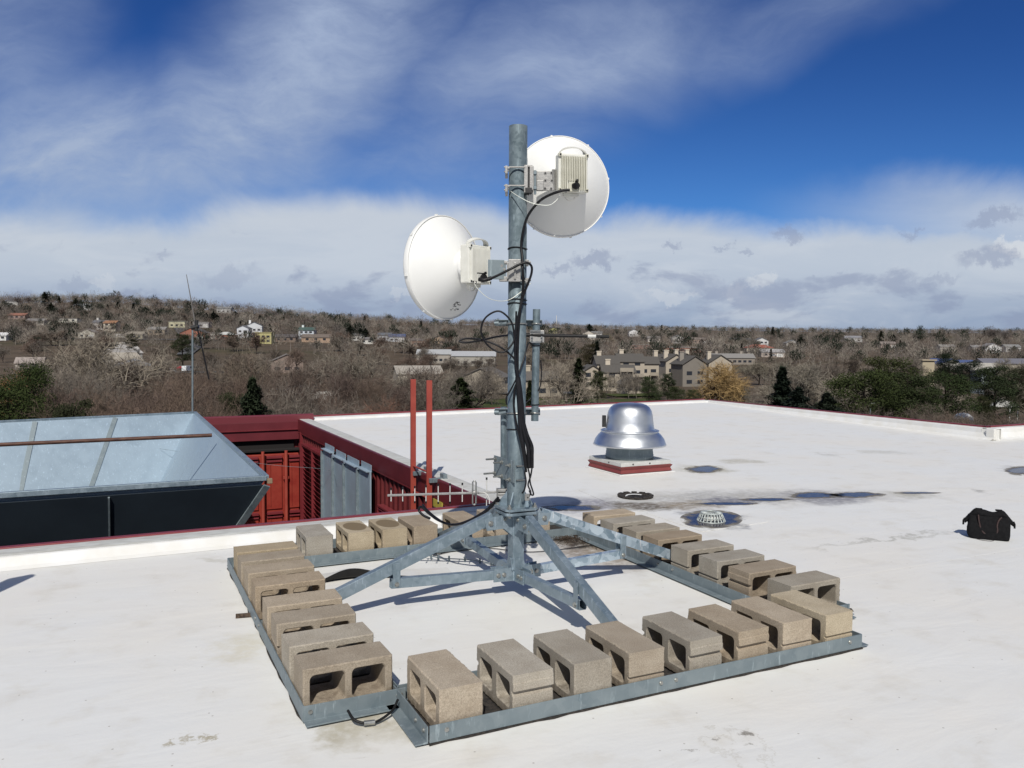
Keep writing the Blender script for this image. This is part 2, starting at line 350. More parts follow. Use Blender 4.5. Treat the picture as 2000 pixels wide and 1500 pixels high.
def membrane_material():
    m = bpy.data.materials.new('white_membrane'); m.use_nodes = True; N = NT(m.node_tree); bs = N.n['Principled BSDF']
    P = N.node('ShaderNodeNewGeometry').outputs['Position']
    n1 = N.noise(P, .55, 6, .6); n2 = N.noise(P, 3.2, 8, .62); n3 = N.noise(P, 16., 6, .65)
    c = N.mix(N.mapr(n1, .35, .7), (.745, .75, .735), (.76, .74, .69))
    c = N.mix(N.mapr(n2, .50, .76, 0, .50), c, (.61, .575, .50))
    # long faint scuffs
    sm_ = N.node('ShaderNodeMapping', {'Vector': P, 'Rotation': (0, 0, rad(20)), 'Scale': (3., 14., 1)}).outputs[0]
    c = N.mix(N.math('MULTIPLY', N.mapr(N.noise(sm_, 1., 8, .7, .6), .62, .78), .5), c, (.42, .38, .31))
    dots = N.node('ShaderNodeTexVoronoi', {'Vector': P, 'Scale': 3.1}, voronoi_dimensions='2D').outputs['Distance']
    c = N.mix(N.math('MULTIPLY', N.mapr(dots, .018, .010), .5), c, (.22, .19, .15))
    wn = N.node('ShaderNodeTexNoise', {'Vector': P, 'Scale': 3.5, 'Detail': 7., 'Roughness': .65}).outputs[1]
    wn = N.node('ShaderNodeVectorMath', {0: N.vmath('SUBTRACT', wn, (.5, .5, .5)), 3: .75}, operation='SCALE').outputs[0]
    P2 = N.vmath('ADD', P, wn)
    def stain(a, b, hw, colr, k, soft=.25, ring=False, pp=None):
        a = roof(*a); b = roof(*b); c0 = (a+b)/2; d = b-a
        mp = N.node('ShaderNodeMapping', {'Vector': pp or P2, 'Location': (c0.x, c0.y, 0), 'Rotation': (0, 0, math.atan2(d.y, d.x)), 'Scale': (max(d.length/2, .01), hw, 1)}, vector_type='TEXTURE').outputs[0]
        s2 = N.node('ShaderNodeSeparateXYZ', {0: mp})
        L = N.vmath('LENGTH', N.node('ShaderNodeCombineXYZ', {0: s2.outputs[0], 1: s2.outputs[1]}).outputs[0])
        f = N.mapr(L, 1., soft)
        if ring: f = N.math('MULTIPLY', N.mapr(L, 1.08, .98), N.mapr(L, .80, .97))
        f = N.math('MULTIPLY', f, N.mapr(n3, .25, .6, .35, 1.))
        nonlocal c
        c = N.mix(N.math('MULTIPLY', f, k), c, colr)
    stain((1055, 975), (1860, 966), .60, (.34, .325, .29), .7)
    stain((1050, 978), (1230, 996), .62, (.16, .15, .20), .75)  # wet stain whose purple also carries the upper dish's cast shadow
    stain((1150, 985), (1340, 992), .34, (.10, .075, .045), .98)
    stain((1240, 990), (1460, 985), .28, (.24, .19, .125), .85)
    stain((1330, 975), (1540, 980), .28, (.16, .155, .18), .85)
    stain((1500, 975), (1740, 968), .50, (.22, .215, .24), .85)
    stain((1720, 966), (1850, 966), .30, (.38, .36, .28), .7)
    stain((1310, 918), (1440, 914), .45, (.40, .37, .26), .75)
    stain((1390, 905), (1500, 898), .30, (.40, .37, .27), .6)
    stain((1650, 883), (1800, 884), .30, (.45, .43, .36), .5)
    stain((1590, 888), (1645, 888), .28, (.40, .38, .33), .55)
    stain((1950, 920), (2060, 918), .40, (.28, .28, .28), .7)
    stain((1895, 960), (1940, 960), .16, (.30, .29, .26), .7)
    stain((1325, 1013), (1452, 1013), .48, (.20, .20, .21), .8, .55)
    stain((1175, 970), (1312, 972), .30, (.45, .44, .42), .45)
    stain((1040, 1050), (1330, 1115), .55, (.25, .20, .15), .95)
    stain((1060, 1058), (1210, 1058), .34, (.07, .055, .04), .98)
    stain((620, 1400), (800, 1420), .18, (.40, .36, .26), .8)
    stain((590, 1425), (850, 1460), .20, (.52, .49, .40), .6)
    stain((450, 1230), (500, 1300), .22, (.62, .58, .45), .6)
    stain((380, 1090), (470, 1100), .15, (.50, .48, .40), .6)
    stain((1405, 1440), (1450, 1444), .05, (.22, .20, .17), .9)
    stain((1380, 1455), (1480, 1460), .13, (.45, .42, .35), .35, ring=True, pp=P2)
    stain((1335, 1478), (1350, 1482), .04, (.25, .23, .2), .8)
    stain((1180, 1090), (1480, 1110), .16, (.45, .42, .36), .5)
    stain((360, 1450), (390, 1450), .06, (.4, .36, .26), .9)
    stain((1530, 1078), (1900, 1030), .05, (.42, .41, .36), .75)
    stain((2, 1110), (470, 1068), .10, (.52, .49, .41), .45)
    N.l.new(c, bs.inputs['Base Color']); bs.inputs['Roughness'].default_value = .55
    wr = N.noise(N.node('ShaderNodeMapping', {'Vector': P, 'Rotation': (0, 0, rad(8)), 'Scale': (.8, 2.4, 1)}).outputs[0], 1.6, 5, .55, .4)
    hh = N.math('ADD', N.math('MULTIPLY', wr, 1.0), N.math('MULTIPLY', n3, .03))
    bn = N.node('ShaderNodeBump', {'Strength': .28, 'Distance': .03, 'Height': hh}); N.l.new(bn.outputs[0], bs.inputs['Normal'])
    return m
MEM = membrane_material()
MEMP = M('white_membrane_flashing', (.74, .745, .74), (.68, .67, .63), 4, .5, 0, .1, 12, coord='P')
MEMG = M('dirty_membrane_top', (.60, .61, .58), (.45, .44, .40), 7, .6, 0, .1, 20, coord='P', stretch=(1, 3, 1))

# ================================================================ the building with the flat roof
bld = empty('flat_roof_building', (6, 0, -12), 'building under the camera with white membrane flat roof and dark red metal edges', 'building')
XR, YN, XC, YF = 11.2, 1.93, 1.05, 12.25     # right parapet, near parapet foot, courtyard edge, far edge
b = B()                                       # roof deck: one flat sheet with the courtyard and the outside left off
def plate(b, x0, y0, x1, y1, z, n=1, mi=0):
    b.add([(x0, y0, z), (x1, y0, z), (x1, y1, z), (x0, y1, z)], [(0, 1, 2, 3)], mi=mi)
plate(b, -14, -9, XC, YN+.09, 0); plate(b, XC, -9, XR, 4.27, 0)
def dz_(x, y): return .105*max(0., (y-4.27)/7.98)**1.4*min(1., max(0., (x-XC-.3)/10.))
gx, gy = [XC+(XR+.4-XC)*i/12 for i in range(13)], [4.27+(YF-4.27)*i/10 for i in range(11)]
b.add([(x, y, dz_(x, y)) for y in gy for x in gx], [(j*13+i, j*13+i+1, j*13+i+14, j*13+i+13) for j in range(10) for i in range(12)], True); plate(b, XR, -9, 26, 4.27, 0)
b.build('roof_deck', MEM, bld)
b = B()
b.box((6, -8.9, -6.01), (39.9, .3, 11.98)); b.box((-13.9, -3, -6.01), (.3, 11, 11.98)); b.box((25.8, -2.3, -6.01), (.3, 12.8, 11.98))
b.box((11.5, 8.4, -6.05), (.25, 7.7, 11.9)); b.box((18.9, 4.55, -6.05), (13.7, .25, 11.9)); b.box((6.3, 12.36, -6.05), (10.6, .16, 11.9))
b.build('outer_wall', REDW, bld)
# low cant parapet between roof and courtyard
def para(name, pts, prof, m, parent, closed=False, bevel=.006):   # prof: (offset outwards, z) swept along a path with mitred corners
    b = B(); P = [V(p) for p in pts]; n = len(P); rows = []
    for i, p in enumerate(P):
        d0 = (P[i]-P[i-1]).normalized() if i else (P[1]-P[0]).normalized(); d1 = (P[i+1]-P[i]).normalized() if i < n-1 else d0
        d0.z = d1.z = 0; n0 = V((-d0.y, d0.x, 0)); n1 = V((-d1.y, d1.x, 0)); mi_ = (n0+n1); mi_ = mi_/max(.3, mi_.length_squared/2)
        rows.append([p+mi_*o+V((0, 0, z)) for o, z in prof])
    k = len(prof); vs = [q for r in rows for q in r]; fs = []
    for i in range(n-1):
        for j in range(k-1): fs.append((i*k+j, (i+1)*k+j, (i+1)*k+j+1, i*k+j+1))
    b.add(vs, fs); b.add(rows[0], [tuple(range(k))]); b.add(rows[-1], [tuple(range(k-1, -1, -1))])
    return b.build(name, m, parent, bevel)
def subdiv(p, q, n, jz=.0):
    p, q = V(p), V(q); return [p.lerp(q, i/n)+V((0, 0, jz*noise.noise(V((i*.7, p.x, p.y))))) for i in range(n+1)]
near = subdiv((-14, 1.93, 0), (XC, 1.97, 0), 24, .006)
para('parapet', near, [(0, .001), (.03, .022), (.085, .078), (.10, .084)], MEMP, bld)
para('parapet_top', near, [(.10, .0842), (.13, .090), (.30, .088), (.33, .084)], MEMG, bld)
para('red_coping', near, [(.33, .080), (.335, .095), (.385, .097), (.392, .09), (.392, -.25)], REDC, bld)
# courtyard right edge, running away from the camera
side = subdiv((XC+.30, YN+.38, 0), (XC+.30, YF, 0), 18, .004)
para('parapet', side, [(0, .001), (.03, .018), (.07, .035), (.09, .038)], MEMP, bld)
para('parapet_top', side, [(.09, .0384), (.12, .044), (.285, .046), (.30, .040)], MEMG, bld)
para('fascia_panel', [(XC, 2.37, 0), (XC, YF, 0)], [(0, .030), (.004, .045), (.030, .046), (.036, .03), (.036, -.20), (.012, -.20)], REDP, bld)
# far edge and right edge
para('parapet', [(XC+.3, YF+.0, 0), (XR+.40, YF, .10)], [(-.10, .001), (-.05, .045), (.05, .06), (.12, .06), (.12, -.1)], MEMP, bld)
para('red_coping', [(XC, YF+.12, 0), (XR+.45, YF+.12, .10)], [(0, .030), (.004, .085), (.05, .088), (.055, -.25)], REDC, bld)
# right-hand parapet: taller, seen from its inner side
rp = [(XR+.42, YF, 0), (XR+.08, 4.31, 0), (26, 4.31, 0)]
b = B()
def rwall(p, q, z0, z1):
    p, q = V(p), V(q); d = (q-p).normalized(); nn = V((-d.y, d.x, 0))
    prof0 = [(-.14, .001), (-.06, .03), (-.01, .11), (0, z0), (.12, z0+.004), (.12, -.3)]
    prof1 = [(-.14, .001), (-.06, .03), (-.01, .11), (0, z1), (.12, z1+.004), (.12, -.3)]
    A = [p+nn*o+V((0, 0, z)) for o, z in prof0]; C = [q+nn*o+V((0, 0, z)) for o, z in prof1]
    b.add(A+C, [(j, j+6, j+7, j+1) for j in range(5)]); return nn
rwall((XR+.40, YF+.05, 0), (XR, 4.18, 0), .15, .19)
rwall((XR, 4.31, 0), (26, 4.31, 0), .19, .19)
b.box((XR+.03, 4.26, .10), (.15, .15, .19)); b.build('parapet', MEMP, bld, .01)
b = B()
for p, q, z0, z1 in (((XR+.40, YF+.05), (XR, 4.40), .15, .195), ((XR+.1, 4.31), (26, 4.31), .195, .195)):
    p, q = V((*p, 0)), V((*q, 0)); d = (q-p).normalized(); nn = V((-d.y, d.x, 0))*(1)
    sgn = 1
    A = [p+nn*o+V((0, 0, z)) for o, z in ((.112, z0), (.115, z0+.022), (.17, z0+.022), (.175, -.3))]
    C = [q+nn*o+V((0, 0, z)) for o, z in ((.112, z1), (.115, z1+.022), (.17, z1+.022), (.175, -.3))]
    b.add(A+C, [(j, j+4, j+5, j+1) for j in range(3)])
b.build('red_coping', REDC, bld)
# membrane patches and seams, thin sheets lying on the deck
def quadpatch(name, pix, z, m, parent, n=1):
    P = [roof(x, y) for x, y in pix]; b = B(); k = len(P)
    b.add([(p.x, p.y, z) for p in P]+[(p.x, p.y, .0008) for p in P], [tuple(range(k))]+[(i, k+i, k+(i+1) % k, (i+1) % k) for i in range(k)])
    return b.build(name, m, parent)
quadpatch('membrane_patch', [(1130, 958), (1232, 1002), (1372, 978), (1265, 945)], .004, MEM, bld)
quadpatch('membrane_patch', [(1262, 1003), (1372, 1039), (1500, 1020), (1396, 986)], .004, MEM, bld)
for i, (yy, x0, x1) in enumerate(((-.62, 1.75, 20), (2.9, 2.6, 20))):
    b = B(); n = 40
    top = [(x0+(x1-x0)*k/n, yy+.012*noise.noise(V((k*.4, i, 0))), .0) for k in range(n+1)]
    vs = []
    for x, y, z in top: vs += [(x, y-.02, .0006), (x, y-.004, .0016), (x, y+.05, .0009)]
    b.add(vs, [(k*3+j, k*3+3+j, k*3+4+j, k*3+1+j) for k in range(n) for j in range(2)]); b.build('membrane_seam', MEM, bld)
# courtyard: floor, far wing with container doors, louvres
b = B(); plate(b, -14, 2.3, XC, 13.6, -3.2); b.build('courtyard_floor', M('courtyard_concrete', (.12, .115, .11), (.18, .17, .16), 3, .9), bld)
b = B(); b.box((-6.2, 12.38, -6.1), (14.48, .22, 11.6)); b.build('wall', REDW, bld)
b = B()
b.box((-6.47, 12.19, -.18), (15.02, .14, .36)); b.build('fascia_panel', M('far_fascia_red', (.115, .015, .022), (.145, .02, .028), 3, .5), bld, .004)
b = B(); b.sweep([(-.18, .0), (.16, .0), (.16, .13), (.10, .15), (-.15, .10), (-.18, .07)], (-14, 12.28, -.002), (1.34, 12.28, -.002)); b.build('red_coping', BROWNG, bld, .004)
b = B(); b.box((-6.47, 12.10, -.155), (15.02, .035, .012)); b.build('trim', REDC, bld)
b = B(); b.box((-6.47, 12.6, -.56), (15.02, 1.2, .03)); b.box((-6.6, 12.24, -.52), (15.1, .05, .31)); b.build('soffit_and_shade', VOID, bld)  # soffit board, and a black sheet painting the shade under the fascia
# wall under the right-hand fascia, ribbed
b = B(); n = 0; y = 2.5
pts = []
while y < 12.1:
    pts += [(XC+.03, y), (XC+.03, y+.10), (XC+.0, y+.115), (XC+.0, y+.155), (XC+.03, y+.17)]; y += .2
b.add([(x, y, -.22) for x, y in pts]+[(x, y, -3.2) for x, y in pts], [(i, i+1, i+1+len(pts), i+len(pts)) for i in range(len(pts)-1)])
b.build('ribbed_wall', REDW, bld)
b = B(); b.bar((XC-.005, 2.3, -.215), (XC-.005, 12.1, -.215), .05, .03); b.build('trim', REDC, bld)
b = B(); b.box((XC-.02, 11.85, -1.6), (.06, .07, 2.8)); b.build('corner_trim', REDC, bld)
lv = empty('louver_panel', (XC, 10.4, -3.2), 'dark red louvred vent panel in two columns beside the container doors', 'louver')
for (ya, yb) in ((9.52, 10.42), (10.46, 11.32)):
    b = B(); z = -.45
    while z > -3.1: b.sweep([(-.045, .026), (-.042, .030), (.03, -.022), (.027, -.026)], (XC-.06, ya, z), (XC-.06, yb, z)); z -= .085
    b.build('louver_bank', REDC, lv)
b = B()
for yy in (9.50, 10.44, 11.34): b.box((XC-.06, yy, -1.8), (.13, .035, 2.8))
b.box((XC-.06, 10.4, -.38), (.13, 1.86, .04)); b.build('frame', REDC, lv)
for k, (y0, y1, zt, tilt, lb) in enumerate(((8.75, 9.44, -.17, .03, 'galvanised panel standing next to the red louvres, leftmost of four'), (7.98, 8.66, -.19, .05, 'second galvanised sheet panel from the louvres, with a small black clip'), (7.20, 7.93, -.19, .04, 'third galvanised sheet panel from the louvres, with a wire hooked on its top'), (6.54, 7.12, -.17, .06, 'galvanised sheet panel farthest from the louvres, rightmost of four'))):
    t_ = empty('leaning_metal_panel', (XC-.05, (y0+y1)/2, -3.2), lb, 'metal panel', 'galvanised panels along the courtyard wall')
    b = B(); b.sweep([(-.012, 0), (.012, 0), (.012, 2.9), (-.012, 2.9)], (XC-.12, y0, zt-2.95), (XC-.12, y1, zt-2.95)); b.build('sheet', SHEET, t_, .002)
    b = B(); b.sweep([(-.07, 0), (.012, 0), (.012, .10), (.004, .10), (.004, .012), (-.07, .012)], (XC-.11, y0+.02, zt-.06), (XC-.11, y1-.04, zt-.06)); b.build('top_lip', SHEET, t_)
    b = B(); b.box((XC-.15, y1+.005, zt-1.5), (.05, .02, 2.8)); b.build('edge_flange', G3, t_)
    if k == 1: b = B(); b.box((XC-.16, (y0+y1)/2-.2, -1.35), (.06, .14, .07)); b.build('clip', BLACKM, t_)
b = B(); b.tube(curve([(-1.6, 11.5, -.35), (0, 9.8, -.50), (XC-.2, 8.9, -.52), (XC-.2, 8.3, -.60)]), .003, 5)
tag(b.build('sagging_wire', G3), 'thin wire strung across the courtyard from the funnel to the grey panels', 'wire')
# red container doors at the back of the courtyard
ct = empty('shipping_container', (-1.6, 12.0, -3.2), 'red steel shipping container with lock bars at the back of the courtyard', 'container')
b = B(); b.box((-2.0, 12.12, -1.9), (6.0, .30, 2.55)); b.build('body', REDD, ct, .01)
for (x0, x1) in ((-1.15, -.52), (-.48, .20), (.36, .66), (.80, 1.0)):
    b = B(); xm = (x0+x1)/2; wd = x1-x0
    for zc, hh in ((-1.25, .95), (-2.35, .95)):
        b.box((xm, 11.955, zc), (wd, .03, hh)); b.box((xm-wd*.25, 11.94, zc), (wd*.04, .03, hh*.9)); 
    b.build('door_panel', REDD, ct, .006, split=True)
    b = B(); b.box((xm, 11.93, -.68), (wd, .08, .05)); b.box((xm, 11.93, -.76), (wd, .05, .04)); b.box((xm, 11.93, -1.80), (wd, .09, .05)); b.box((xm, 11.93, -1.88), (wd, .05, .03)); b.box((xm, 11.93, -2.55), (wd, .05, .03))
    b.build('cross_rail', REDC, ct, .004, split=True)
for x in (-.9, -.44, .28, .73):
    b = B(); b.tube([(x, 11.86, -.55 if x > -.5 else -.7), (x, 11.86, -3.1)], .032, 10); 
    for z in (-1.1, -2.1, -2.6): b.box((x, 11.9, z), (.11, .06, .05))
    b.build('lock_bar', REDO, ct)
# two red uprights of an access ladder, rising above the roof edge
ld_ = empty('roof_access_ladder', (.92, 4.5, -3.2), 'pair of tall red oxide ladder rails rising above the courtyard edge', 'ladder')
for yy, zt in ((4.70, 1.17), (4.14, 1.18)):
    b = B(); b.box((.93, yy, (zt-3.2)/2), (.065, .026, zt+3.2)); b.build('rail', REDO, ld_, .002)
    b = B(); b.box((1.02, yy-.02, .03), (.20, .05, .05)); b.box((1.10, yy-.02, .07), (.05, .11, .06)); b.build('wall_bracket', G3, ld_, .003, split=True)
b = B()
for k in range(10): b.tube([(.93, 4.13, .12-k*.305), (.93, 4.71, .12-k*.305)], .011, 8)
b.build('rung', REDO, ld_, split=True)
yl = empty('warning_sign', (XC-.04, 4.12, -.5), 'small yellow warning sign on the dark red wall behind the ladder', 'sign')
b = B(); b.box((XC-.035, 4.12, -.42), (.012, .36, .44)); b.build('face', YEL, yl)
b = B()
for z, wd in ((-.30, .24), (-.37, .28), (-.45, .20), (-.52, .26)): b.box((XC-.043, 4.12, z), (.004, wd, .022))
b.build('print', BLACKM, yl)
b = B()
for k in range(5): b.sweep([(-.05, .03), (-.045, .034), (.05, -.03), (.045, -.034)], (XC-.06, 5.35, -.72-k*.12), (XC-.06, 6.25, -.72-k*.12))
b.box((XC-.06, 5.34, -.95), (.1, .025, .6)); b.box((XC-.06, 6.26, -.95), (.1, .025, .6)); b.box((XC-.06, 5.8, -.65), (.1, .93, .025))
tag(b.build('wall_vent_hood', REDC), 'projecting dark red louvred vent hood on the courtyard wall left of the ladder', 'vent')

# ================================================================ sheet metal funnel on the left
hp = empty('sheet_metal_funnel', (-4.5, 7.8, -3.2), 'huge open galvanised sheet metal funnel hood standing in the courtyard', 'funnel')
XL, XRr, Y0, Y1, ZR = -8.5, -.95, 3.72, 12.0, .25
xb, yb0, yb1, zb, xlb = -1.95, 4.7, 10.9, -1.6, -7.5
top = [V((XL, Y0, ZR)), V((XRr, Y0, ZR)), V((XRr, Y1, ZR)), V((XL, Y1-1.75, ZR))]
bot = [V((xlb, yb0, zb)), V((xb, yb0, zb)), V((xb, yb1, zb)), V((xlb, yb1-1.2, zb))]
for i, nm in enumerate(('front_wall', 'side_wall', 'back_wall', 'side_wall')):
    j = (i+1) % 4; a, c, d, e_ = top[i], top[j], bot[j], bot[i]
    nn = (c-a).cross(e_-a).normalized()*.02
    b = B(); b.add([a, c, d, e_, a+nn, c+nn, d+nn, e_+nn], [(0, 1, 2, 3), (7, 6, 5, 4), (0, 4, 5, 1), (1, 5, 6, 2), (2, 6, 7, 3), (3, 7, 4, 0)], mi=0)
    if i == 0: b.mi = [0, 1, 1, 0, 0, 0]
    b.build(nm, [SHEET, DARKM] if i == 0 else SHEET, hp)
# check which side is outside for the dark screen is settled below by a separate skin
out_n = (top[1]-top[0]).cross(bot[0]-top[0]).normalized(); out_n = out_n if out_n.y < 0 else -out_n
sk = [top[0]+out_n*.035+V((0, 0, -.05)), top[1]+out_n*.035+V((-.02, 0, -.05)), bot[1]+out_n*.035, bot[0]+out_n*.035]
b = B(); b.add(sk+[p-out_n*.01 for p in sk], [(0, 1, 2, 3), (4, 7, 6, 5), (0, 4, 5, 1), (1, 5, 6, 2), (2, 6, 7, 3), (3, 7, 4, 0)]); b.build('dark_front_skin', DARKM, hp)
b = B()
for i in range(4):
    j = (i+1) % 4; b.bar(top[i]+V((0, 0, .0)), top[j]+V((0, 0, .0)), .055, .05)
b.build('rim', G1, hp, .004)
b = B(); b.bar(top[1]+out_n*.05+V((-.0, 0, -.05)), bot[1]+out_n*.05, .065, .02, out_n)
for k in range(5):
    p = top[1].lerp(bot[1], .1+k*.18)+out_n*.062; b.bolt(p, out_n, .012, .008)
b.build('corner_strip', G3, hp)
b = B(); p = V((-2.36, Y0, ZR)); q = V((-2.38, yb0, zb)); b.bar(p+out_n*.045+V((0, 0, -.06)), q+out_n*.045, .016, .02, out_n)
b.build('seam_strip', G3, hp)
b = B()                                          # battens on the inner face of the back wall
for x in (-3.55, -2.32, -5.0, -6.3):
    u_ = (XRr-x)/(XRr-XL); p_ = top[2].lerp(top[3], u_); q_ = bot[2].lerp(bot[3], u_); b.bar(p_+V((0, -.03, -.02)), q_+V((0, -.03, 0)), .075, .03, (0, -1, 0))
b.build('batten', G3, hp, split=True)
b = B()
for k in range(7):                               # standing seams on the inner face of the right wall
    yy = Y1-.75-k*.95; u_ = (yy-Y0)/(Y1-Y0); yb_ = yb0+(yb1-yb0)*u_
    b.bar((XRr-.02, yy, ZR-.02), (xb-.02, yb_, zb), .012, .018, (-1, 0, 0))
b.build('standing_seam', G3, hp, split=True)
b = B()
for k in range(8):
    p = V((XRr-.03, Y1-.03, ZR)).lerp(V((xb-.03, yb1-.03, zb)), .08+k*.12)+V((-.16, 0, 0)); b.box(p, (.05, .01, .02))
b.build('corner_clip', CAST, hp, split=True)
b = B(); pr = roof(414, 850, .30); pl = roof(-10, 869, .28); b.tube([pr, pr+(pl-pr)*2.5], .026, 10)
tag(b.build('cross_pipe', BROWNP), 'long rusty brown pipe lying across the open metal funnel', 'pipe')
b = B(); b.box((XRr+.03, Y0-.02, ZR-.03), (.05, .05, .05)); b.build('corner_cap', M('tan_fitting', (.26, .19, .12), None, 5, .7), hp, .005)
# whip antenna behind it
wp_ = empty('whip_antenna', tuple(at(376, 800, 17.2)), 'thin whip antenna on a grey pipe rising behind the metal funnel', 'antenna')
D_ = 17.2
b = B(); b.tube([at(376, 812, D_), at(376, 642, D_)], .020, 10); b.build('pole', G3, wp_)
b = B(); b.tube([at(381, 632, D_), at(373, 585, D_), at(364, 536, D_)], [.014, .011, .006], 6); b.build('whip', M('grey_whip', (.16, .15, .14), None, 5, .6), wp_)
b = B(); b.tube([at(374, 641, D_), at(388, 637, D_)], .045, 8); b.tube([at(383, 647, D_), at(384, 625, D_)], .04, 8); b.build('mount_clamp', BLACKM, wp_)
b = B(); b.tube([at(385, 640, D_), at(397, 690, D_), at(408, 741, D_)], .016, 6); b.build('coax_lead', BLACK, wp_)

# ================================================================ exhaust fan
vx, vy = 3.62, 4.05
vt = empty('exhaust_fan', (vx, vy, 0), 'domed shiny aluminium rooftop exhaust fan on a square red and grey curb', 'exhaust fan')
H = .365
b = B(); b.box((vx, vy, .006), (2*H+.10, 2*H+.10, .012)); b.build('base_flashing', MEMP, vt, .01)
b = B()
ring = [(H-.01, .012), (H+.020, .020), (H+.004, .058), (H+.024, .095), (H-.0, .102)]
vs = []
for h_, z in ring: vs += [(vx-h_, vy-h_, z), (vx+h_, vy-h_, z), (vx+h_, vy+h_, z), (vx-h_, vy+h_, z)]
b.add(vs, [(i*4+j, i*4+(j+1) % 4, (i+1)*4+(j+1) % 4, (i+1)*4+j) for i in range(len(ring)-1) for j in range(4)]); b.build('red_band', M('faded_red_band', (.17, .032, .032), (.21, .05, .045), 3, .6), vt)
b = B(); b.box((vx, vy, .126), (2*H+.02, 2*H+.02, .05))
b.build('curb_cap', CURB, vt, .004)
b = B()
for (x, y, d) in ((vx-H-.01, vy-.1, (-1, 0, 0)), (vx+.05, vy-H-.01, (0, -1, 0)), (vx-.2, vy-H-.01, (0, -1, 0))): b.bolt((x, y, .126), d, .008, .003)
b.build('screw', BLACKM, vt, split=True)
b = B(); b.lathe([(.300, .151), (.305, .153), (.305, .20), (.300, .204), (.300, .235), (.296, .24), (.296, .34)], (vx, vy, 0), 64); b.build('base_drum', G3, vt)
b = B(); b.lathe([(.20, .36), (.44, .315), (.462, .318), (.468, .326), (.458, .345), (.438, .40), (.40, .45), (.368, .48), (.355, .495)], (vx, vy, 0), 72); b.build('skirt', ALU, vt)
b = B(); b.lathe([(.355, .493), (.372, .498), (.374, .507), (.36, .512), (.32, .513)], (vx, vy, 0), 72); b.build('ring_flange', ALU, vt)
b = B(); b.lathe([(.32, .513), (.310, .525), (.297, .62), (.288, .70), (.275, .755), (.25, .80), (.21, .832), (.15, .850), (.07, .858), (.001, .860)], (vx, vy, 0), 72); b.build('dome', ALU, vt)
b = B(); p = V((vx, vy, 0))-R2*.33; b.box((p.x, p.y, .62), (.04, .04, .15)); b.build('switch_box', BLACKM, vt, .004)
# ================================================================ roof drains
c = roof(1241, 971)
dr = empty('drain_ring', tuple(c), 'open roof drain with notched black clamping ring near the exhaust fan', 'roof drain')
b = B(); b.lathe([(.185, .002), (.18, .016), (.15, .020), (.125, .012), (.12, .0035)], c, 40)
for k in range(12):
    an = 2*math.pi*k/12; b.box((c.x+.165*math.cos(an), c.y+.165*math.sin(an), .022), (.045, .055, .014), an)
b.build('clamp_ring', MAT, dr)
b = B(); b.lathe([(.14, .004), (.12, .0045), (.001, .0045)], c, 32); b.build('drain_hole', VOID, dr)
b = B(); b.lathe([(.11, .006), (.10, .018), (.085, .012)], c+F2*.0, 32, a0=.2, a1=2.9); b.build('inner_lip', MEMP, dr)
c = roof(1389, 1018)
ds = empty('drain_strainer', tuple(c), 'metal basket roof drain strainer standing in a round blue puddle', 'roof drain')
b = B()
for k in range(22):
    an = 2*math.pi*k/22; cs, sn = math.cos(an), math.sin(an); rr = .125
    b.tube([(c.x+rr*cs, c.y+rr*sn, .006), (c.x+.108*cs, c.y+.108*sn, .042), (c.x+.092*cs, c.y+.092*sn, .078), (c.x+.05*cs, c.y+.05*sn, .084)], .0055, 5)
for z, rr in ((.008, .125), (.042, .109), (.078, .092), (.084, .05)):
    b.tube([(c.x+rr*math.cos(a), c.y+rr*math.sin(a), z) for a in [2*math.pi*k/36 for k in range(37)]], .006, 5, cap=False)
b.build('basket', M('weathered_zinc', (.40, .44, .43), (.56, .60, .58), 30, .5, .3), ds)
b = B(); b.lathe([(.078, .003), (.078, .065), (.072, .07), (.001, .07)], c, 36); b.build('standpipe', CURB, ds)
# ================================================================ puddles
def puddle_mat():
    m = bpy.data.materials.new('puddle_water'); m.use_nodes = True; N = NT(m.node_tree); bs = N.n['Principled BSDF']
    P = N.node('ShaderNodeNewGeometry').outputs['Position']
    n_ = N.noise(P, 5., 8, .68); n2 = N.noise(P, 14., 6, .7)
    r_ = N.math('ADD', N.node('ShaderNodeAttribute', attribute_name='edge').outputs['Fac'], N.math('MULTIPLY', N.math('SUBTRACT', n_, .5), 1.3))
    c_ = N.mix(N.mapr(n2, .35, .65), (.022, .020, .035), (.075, .068, .080))
    c_ = N.mix(N.mapr(r_, .55, .80, 0, .9), c_, (.26, .24, .20))
    N.l.new(c_, bs.inputs['Base Color']); N.l.new(N.mapr(r_, .5, .8, .10, .7), bs.inputs['Roughness']); bs.inputs['IOR'].default_value = 1.33; bs.inputs['Specular IOR Level'].default_value = .18
    N.l.new(N.mapr(r_, .98, .66), bs.inputs['Alpha'])
    return m
PUD = puddle_mat()
def puddle(cx, cy, rx, ry, seed, ring=None):   # pixel centre and half sizes on the roof, turned into a real outline
    n = 48; b = B(); c = roof(cx, cy); ex = roof(cx+rx, cy)-c; ey = roof(cx, cy-ry)-c; P = []; E = []
    z = .0055 if ring else .0030; k_ = 1.08 if ring else 1.35
    for j, rr in enumerate((.35, .6, .8, 1.)):
        for k in range(n):
            a = 2*math.pi*k/n; p = c+ex*(math.cos(a)*rr*k_)+ey*(math.sin(a)*rr*k_); P.append((p.x, p.y, z)); E.append(rr if not ring else max(0, rr-.10)*.9)
    P.append((c.x, c.y, z)); E.append(0.)
    b.add(P, [(j*n+k, j*n+(k+1) % n, (j+1)*n+(k+1) % n, (j+1)*n+k) for j in range(3) for k in range(n)]+[(k, (k+1) % n, 4*n) for k in range(n)])
    o = b.build('puddle', PUD); at_ = o.data.attributes.new('edge', 'FLOAT', 'POINT'); at_.data.foreach_set('value', E)
    tag(o, kind='structure')
